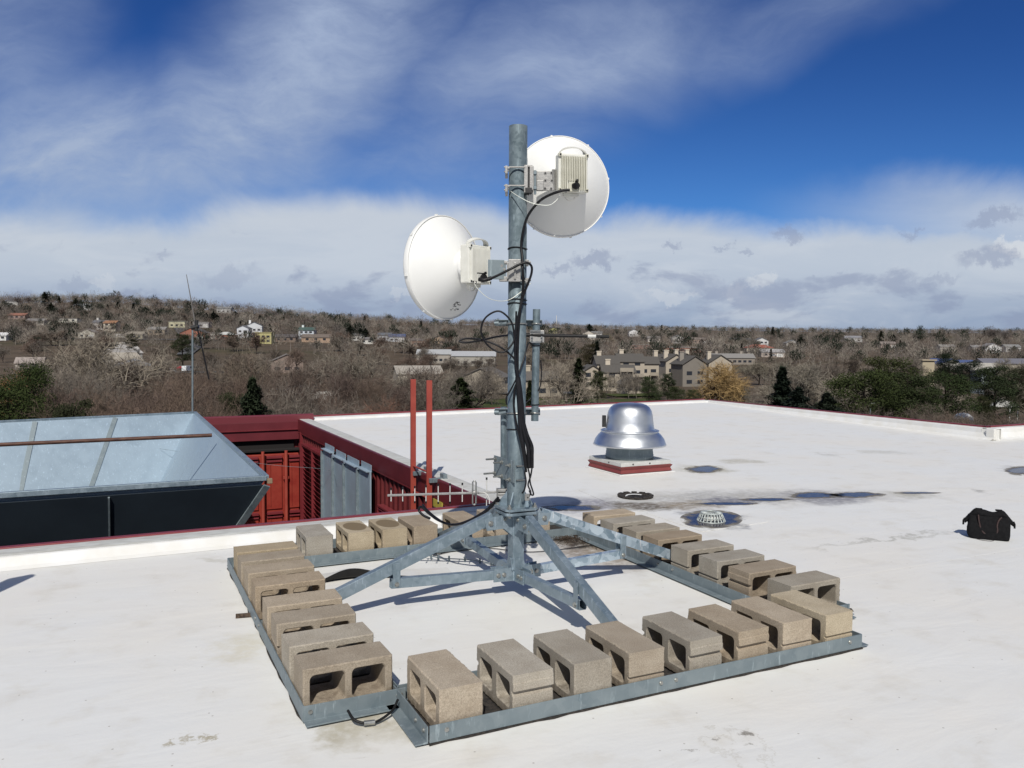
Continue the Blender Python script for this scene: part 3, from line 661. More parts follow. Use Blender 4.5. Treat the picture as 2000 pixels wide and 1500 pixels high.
for k, a in enumerate(((1120, 992, 50, 5), (1420, 984, 60, 2.6), (1500, 976, 44, 2.6), (1592, 967.5, 44, 5), (1672, 966.5, 46, 4.5), (1375, 917, 30, 6), (1790, 963, 40, 1.6), (1996, 919, 28, 7))): puddle(*a, k+1)
puddle(1389, 1014, 57, 16, 3, True)

# ================================================================ antenna mast stand
st_ = empty('antenna_mast_stand', (0, 0, 0), 'galvanised steel mast on four legs with ballast trays, in the middle of the roof', 'antenna mast')
b = B(); b.lathe([(.0535, .572), (.0535, 2.95), (.0575, 2.953), (.0575, .57)], (0, 0, 0), 40); b.build('mast_pipe', G0, st_)
PH = .575
def rsq(h): c_ = .03; return [(-h+c_, -h), (h-c_, -h), (h, -h+c_), (h, h-c_), (h-c_, h), (-h+c_, h), (-h, h-c_), (-h, -h+c_)]
b = B(); b.sweep(rsq(.115), (0, 0, .556), (0, 0, .572), (0, 1, 0)); b.build('flange_plate', G1, st_, .002)
b = B(); b.sweep(rsq(.115), (0, 0, .530), (0, 0, .547), (0, 1, 0)); b.build('flange_plate', G1, st_, .002)
b = B()
for x in (-.088, .088):
    for y in (-.088, .088): b.tube([(x, y, .515), (x, y, .600)], .007, 8); b.bolt((x, y, .572), (0, 0, 1), .014, .012); b.bolt((x, y, .53), (0, 0, -1), .014, .010)
b.build('flange_bolt', BOLT, st_, split=True)
b = B()
for k in range(4):
    an = math.pi/4+k*math.pi/2; d = V((math.cos(an), math.sin(an), 0)); n_ = V((-d.y, d.x, 0))*.004
    b.add([d*.055+n_+V((0, 0, .572)), d*.125+n_+V((0, 0, .572)), d*.125+n_+V((0, 0, .582)), d*.055+n_+V((0, 0, .67)), d*.055-n_+V((0, 0, .572)), d*.125-n_+V((0, 0, .572)), d*.125-n_+V((0, 0, .582)), d*.055-n_+V((0, 0, .67))],
          [(0, 1, 2, 3), (7, 6, 5, 4), (0, 4, 5, 1), (1, 5, 6, 2), (2, 6, 7, 3), (3, 7, 4, 0)])
b.build('gusset', G1, st_, split=True)
b = B(); b.hbar((0, 0, .10), (0, 0, .53), .078, .078, .006, (0, 1, 0)); b.build('centre_post', G1, st_, .003)
DIRS = ((-1, 0), (0, -1), (1, 0), (0, 1))
def lz(r): return .517-.375*(r-.16)          # centre line height of a leg at distance r from the mast
for k, (dx, dy) in enumerate(DIRS):
    d = V((dx, dy, 0)); s_ = V((-dy, dx, 0))
    gm = G2 if k == 2 else G1
    p = d*.17+V((0, 0, lz(.17))); q = d*1.50+V((0, 0, lz(1.38)*0+.055))
    q = d*1.40+V((0, 0, lz(1.40)))
    b = B()                                   # channel section, open towards its underside
    W, Hh, t_ = .024, .034, .006
    b.sweep([(-W, -Hh), (-W+t_, -Hh), (-W+t_, Hh-t_), (W-t_, Hh-t_), (W-t_, -Hh), (W, -Hh), (W, Hh), (-W, Hh)], p, q)
    leg = b.build('leg', gm, st_, .002)
    # clevis plates joining the leg to the post under the flange
    b = B()
    for sg in (-1, 1):
        o = s_*(sg*.028)
        pts = [d*.035+V((0, 0, .527)), d*.10+V((0, 0, .527)), d*.235+V((0, 0, .512)), d*.215+V((0, 0, .435)), d*.10+V((0, 0, .44)), d*.04+V((0, 0, .39))]
        tt = s_*.003; b.add([x+o+tt for x in pts]+[x+o-tt for x in pts], [tuple(range(6)), tuple(range(11, 5, -1))]+[(i, i+6, (i+1) % 6+6, (i+1) % 6) for i in range(6)])
    b.build('gusset', G1, st_, split=True)
    b = B(); b.tube([d*.19+V((0, 0, .480))-s_*.045, d*.19+V((0, 0, .480))+s_*.045], .007, 8)
    for sg in (-1, 1): b.bolt(d*.19+V((0, 0, .480))+s_*sg*.031, s_*sg, .013, .010); b.bolt(d*.09+V((0, 0, .50))+s_*sg*.031, s_*sg, .010, .008)
    b.build('leg_bolt', BOLT, st_, split=True)
    # horizontal strut
    b = B(); b.hbar(d*.075+V((0, 0, .142)), d*.83+V((0, 0, .176)), .045, .058, .005); b.build('strut', gm if k == 2 else G1, st_, .002)
    b = B()
    for sg in (-1, 1):
        o = s_*(sg*.026); b.bar(d*.035+V((0, 0, .141))+o, d*.165+V((0, 0, .147))+o, .006, .085)
    b.build('gusset', G1, st_, split=True)
    b = B()
    for rr_ in (.095, .135):
        for sg in (-1, 1): b.bolt(d*rr_+V((0, 0, .144))+s_*sg*.029, s_*sg, .011, .009)
    b.build('strut_bolt', BOLT, st_, split=True)
    b = B()
    for sg in (-1, 1):
        o = s_*(sg*.028); b.bar(d*.80+V((0, 0, .150))+o, d*.80+V((0, 0, .300))+o, .006, .046, d)
    b.build('hanger_plate', G1, st_, .002, split=True)
    b = B()
    for sg in (-1, 1): b.bolt(d*.80+V((0, 0, .172))+s_*sg*.031, s_*sg, .011, .009)
    b.build('strut_bolt', BOLT, st_, split=True)
b = B()                                        # collar under the post
for k, (dx, dy) in enumerate(DIRS):
    d = V((dx, dy, 0)); s_ = V((-dy, dx, 0)); b.sweep([(-.045, .0), (.045, 0), (.02, .075), (-.02, .075)], d*.040+V((0, 0, .17)), d*.046+V((0, 0, .17)))
b.build('collar', G1, st_, split=True)

# trays: (x0, y0, x1, y1) inner clear area for the blocks
TR = dict(left=(-1.59, -1.20, -1.175, 1.37), front=(-1.175, -1.615, 1.240, -1.19), right=(1.155, -1.20, 1.575, 1.20), back=(-1.10, 1.19, 1.17, 1.61))
AH, AT = .070, .006
def angle(p, q, up_out):       # L iron: upright leg from p to q, foot pointing to up_out
    p, q, o = V(p), V(q), V(up_out); z = V((0, 0, 1)); b = B()
    prof = [(0, 0), (.055, 0), (.055, AT), (AT, AT), (AT, AH), (0, AH)]
    P = [p+o*x+z*y for x, y in prof]; Q = [q+o*x+z*y for x, y in prof]; n = 6
    b.add(P+Q, [tuple(range(n)), tuple(range(2*n-1, n-1, -1))]+[(i, i+n, (i+1) % n+n, (i+1) % n) for i in range(n)])
    return b
zz = .010
def tr_angle(p, q, o, bolts=()):
    ob = angle((p[0], p[1], zz), (q[0], q[1], zz), o).build('tray_angle', G3, st_, .0012)
    if bolts:
        b = B(); P, Q = V((*p, zz)), V((*q, zz)); oo = V(o); sgn = bolts[0]
        for u_ in bolts[1:]:
            b.bolt(P.lerp(Q, u_)+V((0, 0, .042))+(V((0, 0, 0)) if sgn < 0 else oo*AT), oo*sgn, .0075, .005)
        b.build('tray_bolt', BOLT, ob, split=True)
L, F, Rr, K = TR['left'], TR['front'], TR['right'], TR['back']
tr_angle((L[0]-.004, L[1]-.02), (L[0]-.004, L[3]), (1, 0, 0), (-1, .45, .5))
tr_angle((L[2], L[1]), (L[2], L[3]), (1, 0, 0))
tr_angle((L[0]+.0, L[1]-.02), (L[2]+.03, L[1]-.02), (0, -1, 0), (1, .06, .95))
tr_angle((L[0], L[3]), (L[2], L[3]), (0, 1, 0))
tr_angle((F[0]-.0, F[1]-.0), (F[2], F[1]), (0, 1, 0), (-1, .03, .465, .50, .965))
tr_angle((F[0], F[3]), (F[2], F[3]), (0, 1, 0))
tr_angle((F[0]-.006, F[1]), (F[0]-.006, F[3]+.015), (-1, 0, 0), (1, .08, .30, .9))
tr_angle((F[2]+.0, F[1]), (F[2], F[3]), (1, 0, 0))
tr_angle((Rr[0], Rr[1]+.01), (Rr[0], Rr[3]), (-1, 0, 0), (1, .1, .45, .52))
tr_angle((Rr[2], Rr[1]-.03), (Rr[2], Rr[3]), (1, 0, 0))
tr_angle((Rr[0]+.12, Rr[1]-.02), (Rr[2]+.02, Rr[1]-.02), (0, -1, 0), (1, .9))
tr_angle((Rr[0], Rr[3]), (Rr[2], Rr[3]), (0, 1, 0))
tr_angle((K[0], K[1]), (K[2], K[1]), (0, -1, 0), (1, .5))
tr_angle((K[0], K[3]), (K[2], K[3]), (0, 1, 0))
tr_angle((K[0], K[1]), (K[0], K[3]), (-1, 0, 0)); tr_angle((K[2], K[1]), (K[2], K[3]), (1, 0, 0))
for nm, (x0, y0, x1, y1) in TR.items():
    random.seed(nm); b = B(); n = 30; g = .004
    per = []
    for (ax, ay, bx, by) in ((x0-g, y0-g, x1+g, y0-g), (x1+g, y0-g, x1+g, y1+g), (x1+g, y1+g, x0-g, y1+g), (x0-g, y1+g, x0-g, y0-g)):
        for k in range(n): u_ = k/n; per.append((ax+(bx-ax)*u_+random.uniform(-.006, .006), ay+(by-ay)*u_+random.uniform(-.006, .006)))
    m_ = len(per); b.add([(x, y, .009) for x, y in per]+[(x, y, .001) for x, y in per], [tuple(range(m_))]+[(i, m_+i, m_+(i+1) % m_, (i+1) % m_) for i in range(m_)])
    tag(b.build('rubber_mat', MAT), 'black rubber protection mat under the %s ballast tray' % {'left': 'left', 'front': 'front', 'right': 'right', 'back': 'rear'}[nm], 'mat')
# bonding jumper between left and front tray
b = B(); b.tube(curve([(-1.42, -1.285, .055), (-1.40, -1.34, .03), (-1.33, -1.36, .016), (-1.24, -1.32, .03), (-1.20, -1.285, .06)]), .006, 6)
cj = tag(b.build('bonding_cable', BLACK), 'short black jumper cable with silver crimp on the front end of the left tray', 'cable')
b = B(); b.tube([(-1.37, -1.355, .02), (-1.325, -1.36, .018)], .011, 8); b.build('crimp', BOLT, cj)

# ================================================================ concrete blocks
def rrect(x0, z0, x1, z1, r, n=4):
    P = []
    for cx, cz, a0 in ((x1-r, z1-r, 0), (x0+r, z1-r, 90), (x0+r, z0+r, 180), (x1-r, z0+r, 270)):
        for k in range(n+1): a = rad(a0+90*k/n); P.append((cx+r*math.cos(a), cz+r*math.sin(a)))
    return P
def block_mesh(kind, seed):
    Lh, Hh, Wd = .1985, .194, .194
    out = [(-Lh, 0), (Lh, 0)]
    def end(sx):     # points going up on the right end (sx=1)
        if kind == 'plain': return []
        if kind == 'groove': return [(sx*Lh, .068), (sx*(Lh-.014), .071), (sx*(Lh-.014), .080), (sx*Lh, .084)]
        if kind == 'flange': return [(sx*(Lh-.006), .0), (sx*(Lh-.006), .100), (sx*(Lh-.020), .108), (sx*(Lh-.020), .122), (sx*Lh, .126), (sx*Lh, .156), (sx*(Lh-.004), .160)]
    er = end(1)
    pts = [(-Lh, 0), (Lh, 0)] if kind != 'flange' else [(-(Lh-.006), 0), (Lh-.006, 0)]
    pts = pts[:1]+(er if kind == 'flange' else pts[1:]+er)+[((Lh if kind != 'flange' else Lh-.004), Hh)]
    le = [(-x, z) for x, z in (er if kind == 'flange' else er)][::-1]
    pts = pts+[(-(Lh if kind != 'flange' else Lh-.004), Hh)]+(le[:-1] if kind == 'flange' else le)
    # subdivide and roughen
    ol = []
    for i in range(len(pts)):
        a, c_ = V((*pts[i], 0)), V((*pts[(i+1) % len(pts)], 0)); n = max(1, int((c_-a).length/.010))
        for k in range(n): ol.append(a.lerp(c_, k/n))
    cz = V((0, Hh/2, 0))
    def ring(l, inset, y, amp):
        r_ = []
        for p in l:
            j = noise.noise(V((p.x*60, p.y*60, y*60+seed*7)))*amp+noise.noise(V((p.x*140, p.y*140, y*90+seed*3)))*amp*.6
            r_.append(V((p.x*(1-(inset+j)/Lh), (p.y-Hh/2)*(1-(inset+j)/(Hh/2))+Hh/2, 0)))
        return r_
    holes = [rrect(-.166, .032, -.016, .162, .022), rrect(.016, .032, .166, .162, .022)]
    hl = []
    for h_ in holes:
        q = []
        for i in range(len(h_)):
            a, c_ = V((*h_[i], 0)), V((*h_[(i+1) % len(h_)], 0)); n = max(1, int((c_-a).length/.012))
            for k in range(n): q.append(a.lerp(c_, k/n))
        hl.append(q[::-1])
    b = B()
    ys = [(-Wd/2, .0055, .0050), (-Wd/2+.006, .0, .0007), (Wd/2-.006, 0, .0007), (Wd/2, .0055, .0050)]
    rings = [[(p.x, y, p.y) for p in ring(ol, ins, y, am)] for y, ins, am in ys]; n = len(ol)
    allv = [p for r_ in rings for p in r_]
    b.add(allv, [(i*n+k, i*n+(k+1) % n, (i+1)*n+(k+1) % n, (i+1)*n+k) for i in range(3) for k in range(n)])
    hv = []
    for hi, h_ in enumerate(hl):
        m_ = len(h_); hc = V((-.091 if hi == 0 else .091, .097, 0)); rs = []
        for y, ex in ((-Wd/2, .004), (-Wd/2+.006, 0), (Wd/2-.006, -.010), (Wd/2, -.006)):
            rs.append([(hc.x+(p.x-hc.x)*(1+ex/.07)+.0035*noise.noise(V((p.x*70, y*50, seed+hi))), y, hc.y+(p.y-hc.y)*(1+ex/.07)+.0035*noise.noise(V((p.y*70, y*50, seed+hi+5)))) for p in h_])
        b.add([p for r_ in rs for p in r_], [(i*m_+k, i*m_+(k+1) % m_, (i+1)*m_+(k+1) % m_, (i+1)*m_+k) for i in range(3) for k in range(m_)])
        hv.append(rs)
    for side_ in (0, 3):
        lists = [[V((p[0], p[2], 0)) for p in rings[side_]]]+[[V((p[0], p[2], 0)) for p in hv[h_][side_]] for h_ in (0, 1)]
        tris = tessellate_polygon(lists); flat = [p for l_ in lists for p in l_]; y = ys[side_][0]
        b.add([(p.x, y, p.y) for p in flat], [tuple(t_) for t_ in tris])
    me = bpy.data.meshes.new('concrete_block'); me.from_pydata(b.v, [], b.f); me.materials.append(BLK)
    import bmesh
    bm = bmesh.new(); bm.from_mesh(me); bmesh.ops.remove_doubles(bm, verts=bm.verts, dist=.00005); bmesh.ops.recalc_face_normals(bm, faces=bm.faces); bm.to_mesh(me); bm.free(); return me
BM = {k: [block_mesh(k, s) for s in (1, 2, 3)] for k in ('plain', 'groove', 'flange')}
TAN, GREY, YELL, BRWN = (.375, .32, .25), (.355, .325, .275), (.425, .36, .26), (.335, .28, .215)
BL = []   # x, y, quarter turn, kind, colour, label
def blk(x, y, turn, kind, c, label, flip=0): BL.append((x, y, turn, kind, c, label, flip))
fx = (-1.13, -.80, -.505, -.215, .125, .42, .71, .995)
fk = (('plain', TAN), ('flange', GREY), ('plain', GREY), ('groove', TAN), ('flange', GREY), ('flange', TAN), ('groove', TAN), ('groove', YELL))
on_ = ('first', 'second', 'third', 'fourth', 'fifth', 'sixth', 'seventh', 'eighth')
fl = ('tan concrete block with smooth end at the left end of the front tray', 'grey-tan block with stepped grooved end, second from left in the front tray', 'grey-tan smooth-ended block, third from left in the front tray', 'tan block with one groove across its end, just left of the front leg', 'grey block with stepped end, just right of the front leg in the front tray', 'tan block with stepped end, third from right in the front tray', 'tan block with single groove, second from right in the front tray', 'yellowish grooved block at the right end of the front tray')
for i in range(8): blk(fx[i]+.097, -1.40, 1, fk[i][0], fk[i][1], fl[i])
ly = (.96, .712, .43, .13, -.265, -.545, -.875, -1.165)
lk = (YELL, TAN, TAN, BRWN, TAN, TAN, GREY, TAN)
ll = ('farthest concrete block of the left tray, stained yellowish on top', 'pale tan block second from the far end of the left tray', 'tan block third from the far end of the left tray', 'brown block with both holes showing, fourth from the far end of the left tray', 'tan block with two pale specks just in front of the left leg', 'tan block with grooved end third from the near end of the left tray', 'pale grey block second from the near end of the left tray', 'tan block with two open holes at the near end of the left tray')
for i in range(8): blk(-1.383, ly[i]+.097, 0, 'plain' if i != 5 else 'groove', lk[i], ll[i])
ry = (.94, .66, .35, .08, -.25, -.55, -.84, -1.15)
rk = (('plain', TAN), ('plain', GREY), ('plain', GREY), ('plain', BRWN), ('groove', GREY), ('groove', GREY), ('flange', BRWN), ('plain', GREY))
rl = ('tan block at the far end of the right tray', 'light grey block second from the far end of the right tray', 'light grey block third from the far end of the right tray', 'brown block in the right tray just behind the right leg', 'grey-brown block in the right tray just in front of the right leg', 'grey block with a grooved end, third from the near end of the right tray', 'brown block with stepped left end, second from the near end of the right tray', 'block at the near end of the right tray with two dark holes')
for i in range(8): blk(1.370+(.03 if i == 7 else -.0), ry[i]+.097, 0, rk[i][0], rk[i][1], rl[i])
bx = (-1.07, -.77, -.51, -.27, .12, .42, .72)
bl_ = ('grey block at the left end of the rear tray', 'yellow-stained block with wet oval on top, second from left in the rear tray', 'yellow-stained block with wet oval on top, third from left in the rear tray', 'brown block in the rear tray just left of the rear leg', 'block in the rear tray just right of the rear leg, seen behind the mast', 'second block right of the rear leg in the rear tray', 'rightmost block in the rear tray, behind the mast')
bk = (GREY, YELL, YELL, BRWN, BRWN, TAN, TAN)
for i in range(7): blk(bx[i]+.097, 1.405, 1, 'plain', bk[i], bl_[i])
random.seed(5)
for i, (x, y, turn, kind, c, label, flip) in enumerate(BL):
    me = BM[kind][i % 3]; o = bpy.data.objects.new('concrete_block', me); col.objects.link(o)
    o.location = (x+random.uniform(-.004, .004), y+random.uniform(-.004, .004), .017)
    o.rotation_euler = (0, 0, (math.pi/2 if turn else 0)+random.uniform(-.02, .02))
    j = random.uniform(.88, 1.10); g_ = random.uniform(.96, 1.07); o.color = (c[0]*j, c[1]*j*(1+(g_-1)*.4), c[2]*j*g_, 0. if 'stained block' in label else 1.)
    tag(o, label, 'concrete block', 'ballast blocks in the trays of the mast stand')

# ================================================================ dishes
PD = 5.115        # forward distance of the mast axis
def pbox(b, x0, y0, x1, y1, d, th, rz=0):        # box facing the camera bearing; real size follows from its distance
    p = at(x0, y0, d); q = at(x1, y1, d); c = (p+q)/2+F2*(th/2)
    return b.box(c, (abs((q-p).dot(R2)), th, abs(p.z-q.z)), -YAW+rz)
def ubolt(b, c, r, dirn, ext=.05, wr=.005):      # rod bent round a pipe, legs pointing along dirn
    c, d = V(c), V(dirn).normalized(); s_ = V((-d.y, d.x, 0)); P = [c+s_*r+d*ext]
    P += [c+s_*(r*math.cos(a))-d*(r*math.sin(a)) for a in [math.pi*k/14 for k in range(15)]]; P.append(c-s_*r+d*ext)
    return b.tube(P, wr, 8)
def dish(px, py, dist, az, label, tether, hub_kind):
    C = at(px, py, dist); az = rad(az); a = V((math.sin(az), math.cos(az), 0)); s_ = V((math.cos(az), -math.sin(az), 0))
    root = empty('microwave_dish', tuple(C-a*.2), label, 'microwave dish')
    Mx = Matrix(((s_.x, a.x, 0, C.x), (s_.y, a.y, 0, C.y), (0, 0, 1, C.z), (0, 0, 0, 1)))
    def nb(): b = B(); b.M = Mx; return b
    b = nb(); pr = []
    for k in range(25):
        r_ = .088+(.322-.088)*k/24; pr.append((r_, -.205+.195*((r_-.02)/.302)**1.55))
    b.lathe([(.001, -.212), (.082, -.212), (.088, -.205)]+pr[1:]+[(.325, -.008)], n=96, axis='Y'); b.build('reflector', DISH, root)
    b = nb(); b.lathe([(.322, -.012), (.327, -.016), (.330, -.010), (.330, .020), (.327, .028), (.322, .030), (.20, .045), (.001, .052)], n=96, axis='Y'); b.build('rim_and_radome', DISH, root)
    b = nb()
    for k in range(8):
        an = rad(12+k*45); b.box((.331*math.cos(an), .004, .331*math.sin(an)), (.012, .02, .012))
    b.build('rim_clip', DISH, root, split=True)
    if hub_kind == 'left':
        b = nb(); random.seed(4)                    # worn remains of a sticker
        for k in range(26):
            rr_ = random.uniform(.22, .275); an = rad(random.uniform(-92, -76)); y = -.205+.195*((rr_-.02)/.302)**1.55-.0015
            b.box((rr_*math.cos(an), y, rr_*math.sin(an)), (random.uniform(.003, .016), .002, random.uniform(.002, .006)), 0)
        b.build('sticker_remains', M('worn_print', (.12, .12, .12), None, 5, .8), root)
    b = nb(); b.lathe([(.001, -.222), (.094, -.222), (.097, -.218), (.097, -.204)], n=48, axis='Y')
    for k in range(8):
        an = rad(k*45+20); b.box((.088*math.cos(an), -.224, .088*math.sin(an)), (.012, .008, .012))
    b.build('hub_flange', DISH if hub_kind == 'left' else CAST, root)
    # radio unit
    ox, oz = (-.010, .030) if hub_kind == 'right' else (.004, .004)
    cm = OLIVE if hub_kind == 'right' else CREAM
    rad_ = nb(); rad_.box((ox, -.262, oz), (.192, .072, .235)); ro = rad_.build('radio_unit', CREAM, root, .008)
    b = nb()
    for k in range(15):
        x = ox-.078+k*.0112
        zl, zh = (oz-.105, oz+.100)
        if 4 <= k <= 9: zl = oz-.052
        b.box((x, -.305, (zl+zh)/2), (.0042, .022, zh-zl))
    b.build('cooling_fin', cm, ro, .001, split=True)
    b = nb()
    for x in (-.087, .087):
        for z in (-.107, .107): b.box((ox+x, -.303, oz+z), (.020, .016, .022)); 
    b.build('corner_boss', cm, ro, .003, split=True)
    b = nb()
    for x in (-.087, .087):
        for z in (-.107, .107): b.tube([V((ox+x, -.309, oz+z)), V((ox+x, -.3135, oz+z))], .006, 10)
    b.build('screw', BLACKM, ro, split=True)
    b = nb(); pts = []
    for k in range(17):
        an = math.pi*k/16; pts.append(V((ox+.086*math.cos(an), -.268-.030*math.sin(an), oz+.108+.048*math.sin(an)**.8 if math.sin(an) > 0 else oz+.108)))
    for i in range(len(pts)-1): b.bar(pts[i], pts[i+1]+(pts[i+1]-pts[i])*.06, .034, .007, (0, -.35, 1))
    b.build('carrying_handle', CREAM, ro)
    b = nb(); b.box((ox-.0, -.300, oz-.088), (.062, .022, .058)); b.build('connector_block', cm, ro, .003)
    b = nb(); cx_ = ox+.012
    b.tube([V((cx_, -.30, oz-.083)), V((cx_, -.335, oz-.083))], .021, 14); b.tube([V((cx_, -.322, oz-.083)), V((cx_-.02, -.336, oz-.086))], .016, 12); b.tube([V((cx_+.002, -.31, oz-.065)), V((cx_+.002, -.34, oz-.052))], .009, 8)
    b.build('cable_gland', BLACK, ro)
    b = nb(); b.lathe([(.035, -.225), (.035, -.24)], (ox, 0, oz-.125), 16, 'Y'); b.box((ox, -.25, oz-.128), (.10, .03, .02)); b.build('latch_plate', CREAM, ro, .003)
    b = nb(); b.tube([V((ox-.05, -.30, oz-.105)), V((ox-.05, -.31, oz-.12))], .010, 8); b.build('vent_plug', CAST, ro)
    if tether: b = B(); b.tube(curve(tether), .0022, 5); b.build('safety_wire', WIRE, root)
    return root, Mx
dr_, MR = dish(1096, 365, 5.38, 13, 'upper white microwave dish on the right of the mast, with cream finned radio box', [at(998, 374, 5.05), at(1015, 385, 5.0), at(1040, 397, 4.98), at(1070, 401, 4.98), at(1085, 393, 4.98), at(1094, 381, 5.0)], 'right')
dl_, ML = dish(868, 523, 5.19, -24, 'lower white microwave dish on the left of the mast, with cream finned radio box', [at(926, 553, 4.95), at(935, 566, 4.95), at(958, 584, 4.97), at(990, 587, 5.02), at(1018, 570, 5.05), at(1037, 553, 5.08)], 'left')
# mounts
b = B()
pbox(b, 1023.5, 322, 1031, 376, 5.045, .075); pbox(b, 1034.5, 324, 1042, 371, 5.04, .075); pbox(b, 1030, 322, 1040, 326, 5.05, .06); pbox(b, 1030, 366, 1042, 373, 5.05, .06)
b.build('pole_clamp', CAST, dr_, .003)
b = B(); pbox(b, 1031, 326, 1034.5, 366, 5.06, .05); pbox(b, 1026, 366, 1039, 377, 5.03, .05); pbox(b, 1028, 376, 1034, 380, 5.04, .03); b.build('clamp_knob_and_shade', BLACKM, dr_, .003)  # dark knob, and a black filling that paints the shade in the gap
b = B(); pbox(b, 1048, 333.5, 1082, 372.5, 5.085, .012); pbox(b, 1048, 352, 1062, 372, 5.06, .03)
b.sweep([(0, 0), (.01, 0), (.01, .125), (0, .125)], at(1080, 371, 5.09), at(1100, 371, 5.20)); b.build('mount_plate', CAST, dr_, .004)
b = B()
for x, y in ((1065, 338), (1077, 337.5), (1065, 352.5), (1078, 352.5), (1064.5, 368), (1076.5, 368.5)): b.tube([at(x, y, 5.0846), at(x, y, 5.0815)], .0085, 16)
b.build('plate_screw', CAST, dr_, split=True)
b = B()
for x, y in ((1065, 338), (1077, 337.5), (1065, 352.5), (1078, 352.5), (1064.5, 368), (1076.5, 368.5)): b.tube([at(x, y, 5.081), at(x, y, 5.080)], .0045, 12)
b.build('screw_socket', BLACKM, dr_, split=True)
b = B(); b.tube([at(1045, 333, 5.06), at(1045, 379, 5.06)], .008, 10); pbox(b, 1042, 334, 1048, 340, 5.045, .03); pbox(b, 1042, 363, 1048, 369, 5.045, .03); pbox(b, 1043, 377, 1047, 379, 5.05, .02); b.build('adjuster_bolt', G3, dr_)
b = B()
for y in (326.5, 362.5):
    for dd in (5.045, 5.175): b.tube([at(984.5, y+(0 if dd < 5.1 else 9), dd), at(1026, y, dd)], .0052, 8)
    pbox(b, 986.5, y-3, 991.5, y+12, 5.03, .16)
    for dd in (5.045, 5.175): b.tube([at(989, y+2, dd), at(995, y+2, dd)], .010, 6)
b.build('clamp_jaw_and_rods', CAST, dr_, .002)
b = B()
pbox(b, 993, 506, 1017, 550, 5.02, .035); pbox(b, 990, 512, 996, 546, 5.03, .10); pbox(b, 1004, 512, 1008, 545, 5.01, .02)
pbox(b, 975, 509, 992, 515, 5.05, .06); pbox(b, 975, 540, 992, 549, 5.05, .06); b.build('pole_clamp', CAST, dl_, .003)
b = B(); b.sweep([(0, 0), (.012, 0), (.012, .120), (0, .120)], at(946, 545, 5.045), at(984, 546, 5.06)); pbox(b, 976, 514, 988, 541, 5.055, .02); b.build('mount_plate', G3, dl_, .003)
b = B()
for x, y in ((980, 519), (980, 534), (985, 526)): b.tube([at(x, y, 5.056), at(x, y, 5.045)], .009, 6)
b.build('plate_screw', CAST, dl_, split=True)
b = B()
for y in (512, 548):
    for dd in (5.045, 5.18): b.tube([at(1037, y, dd), at(996, y, dd)], .0052, 8)
    pbox(b, 1026, y-5, 1033, y+4, 5.04, .15)
b.build('clamp_jaw_and_rods', CAST, dl_, .002)

# ================================================================ side pipe with its stick antenna
sp = empty('side_pipe', tuple(at(1045, 822, 5.16)), 'short galvanised side pipe bracketed to the right of the mast', 'pipe')
b = B(); P0, P1 = at(1048, 604, 5.16), at(1044.5, 822, 5.16)
b.tube([P0, P1], .0235, 24); b.build('pipe', G0, sp)
b = B(); pbox(b, 968, 624, 1059, 637, 5.19, .008); pbox(b, 968, 624, 1059, 626, 5.15, .05); b.build('bracket_bar', G3, sp, .001)
b = B(); pbox(b, 966, 798, 1055, 811, 5.19, .008); pbox(b, 966, 798, 1055, 800, 5.15, .05); b.build('bracket_bar', G3, sp, .001)
b = B(); mz = lambda py, d: at(1007, py, d).z
for py in (632, 806): ubolt(b, (0, 0, mz(py, PD)), .061, F2, .085); 
for py in (632, 806):
    u_ = (py-604)/218; c_ = P0.lerp(P1, u_); ubolt(b, c_, .027, F2, .05)
b.build('u_bolt', BOLT, sp, split=True)
b = B()
for py in (631, 805):
    b.tube([at(965, py, 5.12), at(974, py, 5.12)], .012, 8); b.tube([at(972, py+3, 5.16), at(990, py, 5.13)], .010, 6)
b.build('bolt_end', G3, sp, split=True)
oa = empty('stick_antenna', tuple(at(1048, 657, 5.12)), 'black horizontal stick antenna with a white band clamped to the side pipe', 'antenna')
b = B(); b.tube([at(1058, 655, 5.13), at(1190, 657.5, 5.10)], .0100, 12); b.tube([at(1020, 654, 5.14), at(1060, 655, 5.13)], .013, 12); b.build('rod', BLACK, oa)
b = B(); b.tube([at(1148, 656.6, 5.1095), at(1164, 657, 5.106)], .0112, 12); b.build('white_band', STUB, oa)
b = B(); pbox(b, 1035, 645, 1063, 669, 5.125, .006); b.build('clamp_plate', CAST, oa, .003)
b = B()
for py in (646, 668): ubolt(b, P0.lerp(P1, (py-604)/218), .027, F2, .0, .004); pbox(b, 1036, py-1.5, 1056, py+1.5, 5.115, .02)
for x, y in ((1039, 651), (1039, 658), (1039, 664), (1058, 651), (1058, 658), (1058, 664)): b.tube([at(x, y, 5.125), at(x, y, 5.11)], .006, 6)
b.build('clamp', BOLT, oa)

# ================================================================ yagi antenna and its pipe
yr = empty('yagi_antenna', tuple(at(985, 960, 5.22)), 'white yagi antenna with short vertical rods pointing left near the mast foot', 'antenna')
Y0_, Y1_ = at(757, 967.5, 5.30), at(988, 960.5, 5.20)
b = B(); b.bar(Y0_, Y1_, .014, .014); b.build('boom', CAST, yr, .002)
rodp = ((764, 12), (787, 12.5), (811, 14), (833, 15), (857, 17), (880, 17), (904, 17), (951, 26))
for x, hl_ in rodp:
    u_ = (x-757)/231; c_ = Y0_.lerp(Y1_, u_); hh = hl_*5.3/FPX
    b = B(); b.tube([c_-V((0, 0, hh)), c_+V((0, 0, hh))], .0036, 8); ro = b.build('rod_element', STUB, yr)
    b = B(); b.tube([c_+V((0, 0, hh-.004)), c_+V((0, 0, hh+.010))], .0062, 8); b.build('rod_tip', BLACK, ro)
    if x < 900 and x > 800: b = B(); b.tube([c_-V((0, 0, hh-.004)), c_-V((0, 0, hh+.010))], .0062, 8); b.build('rod_tip', BLACK, ro)
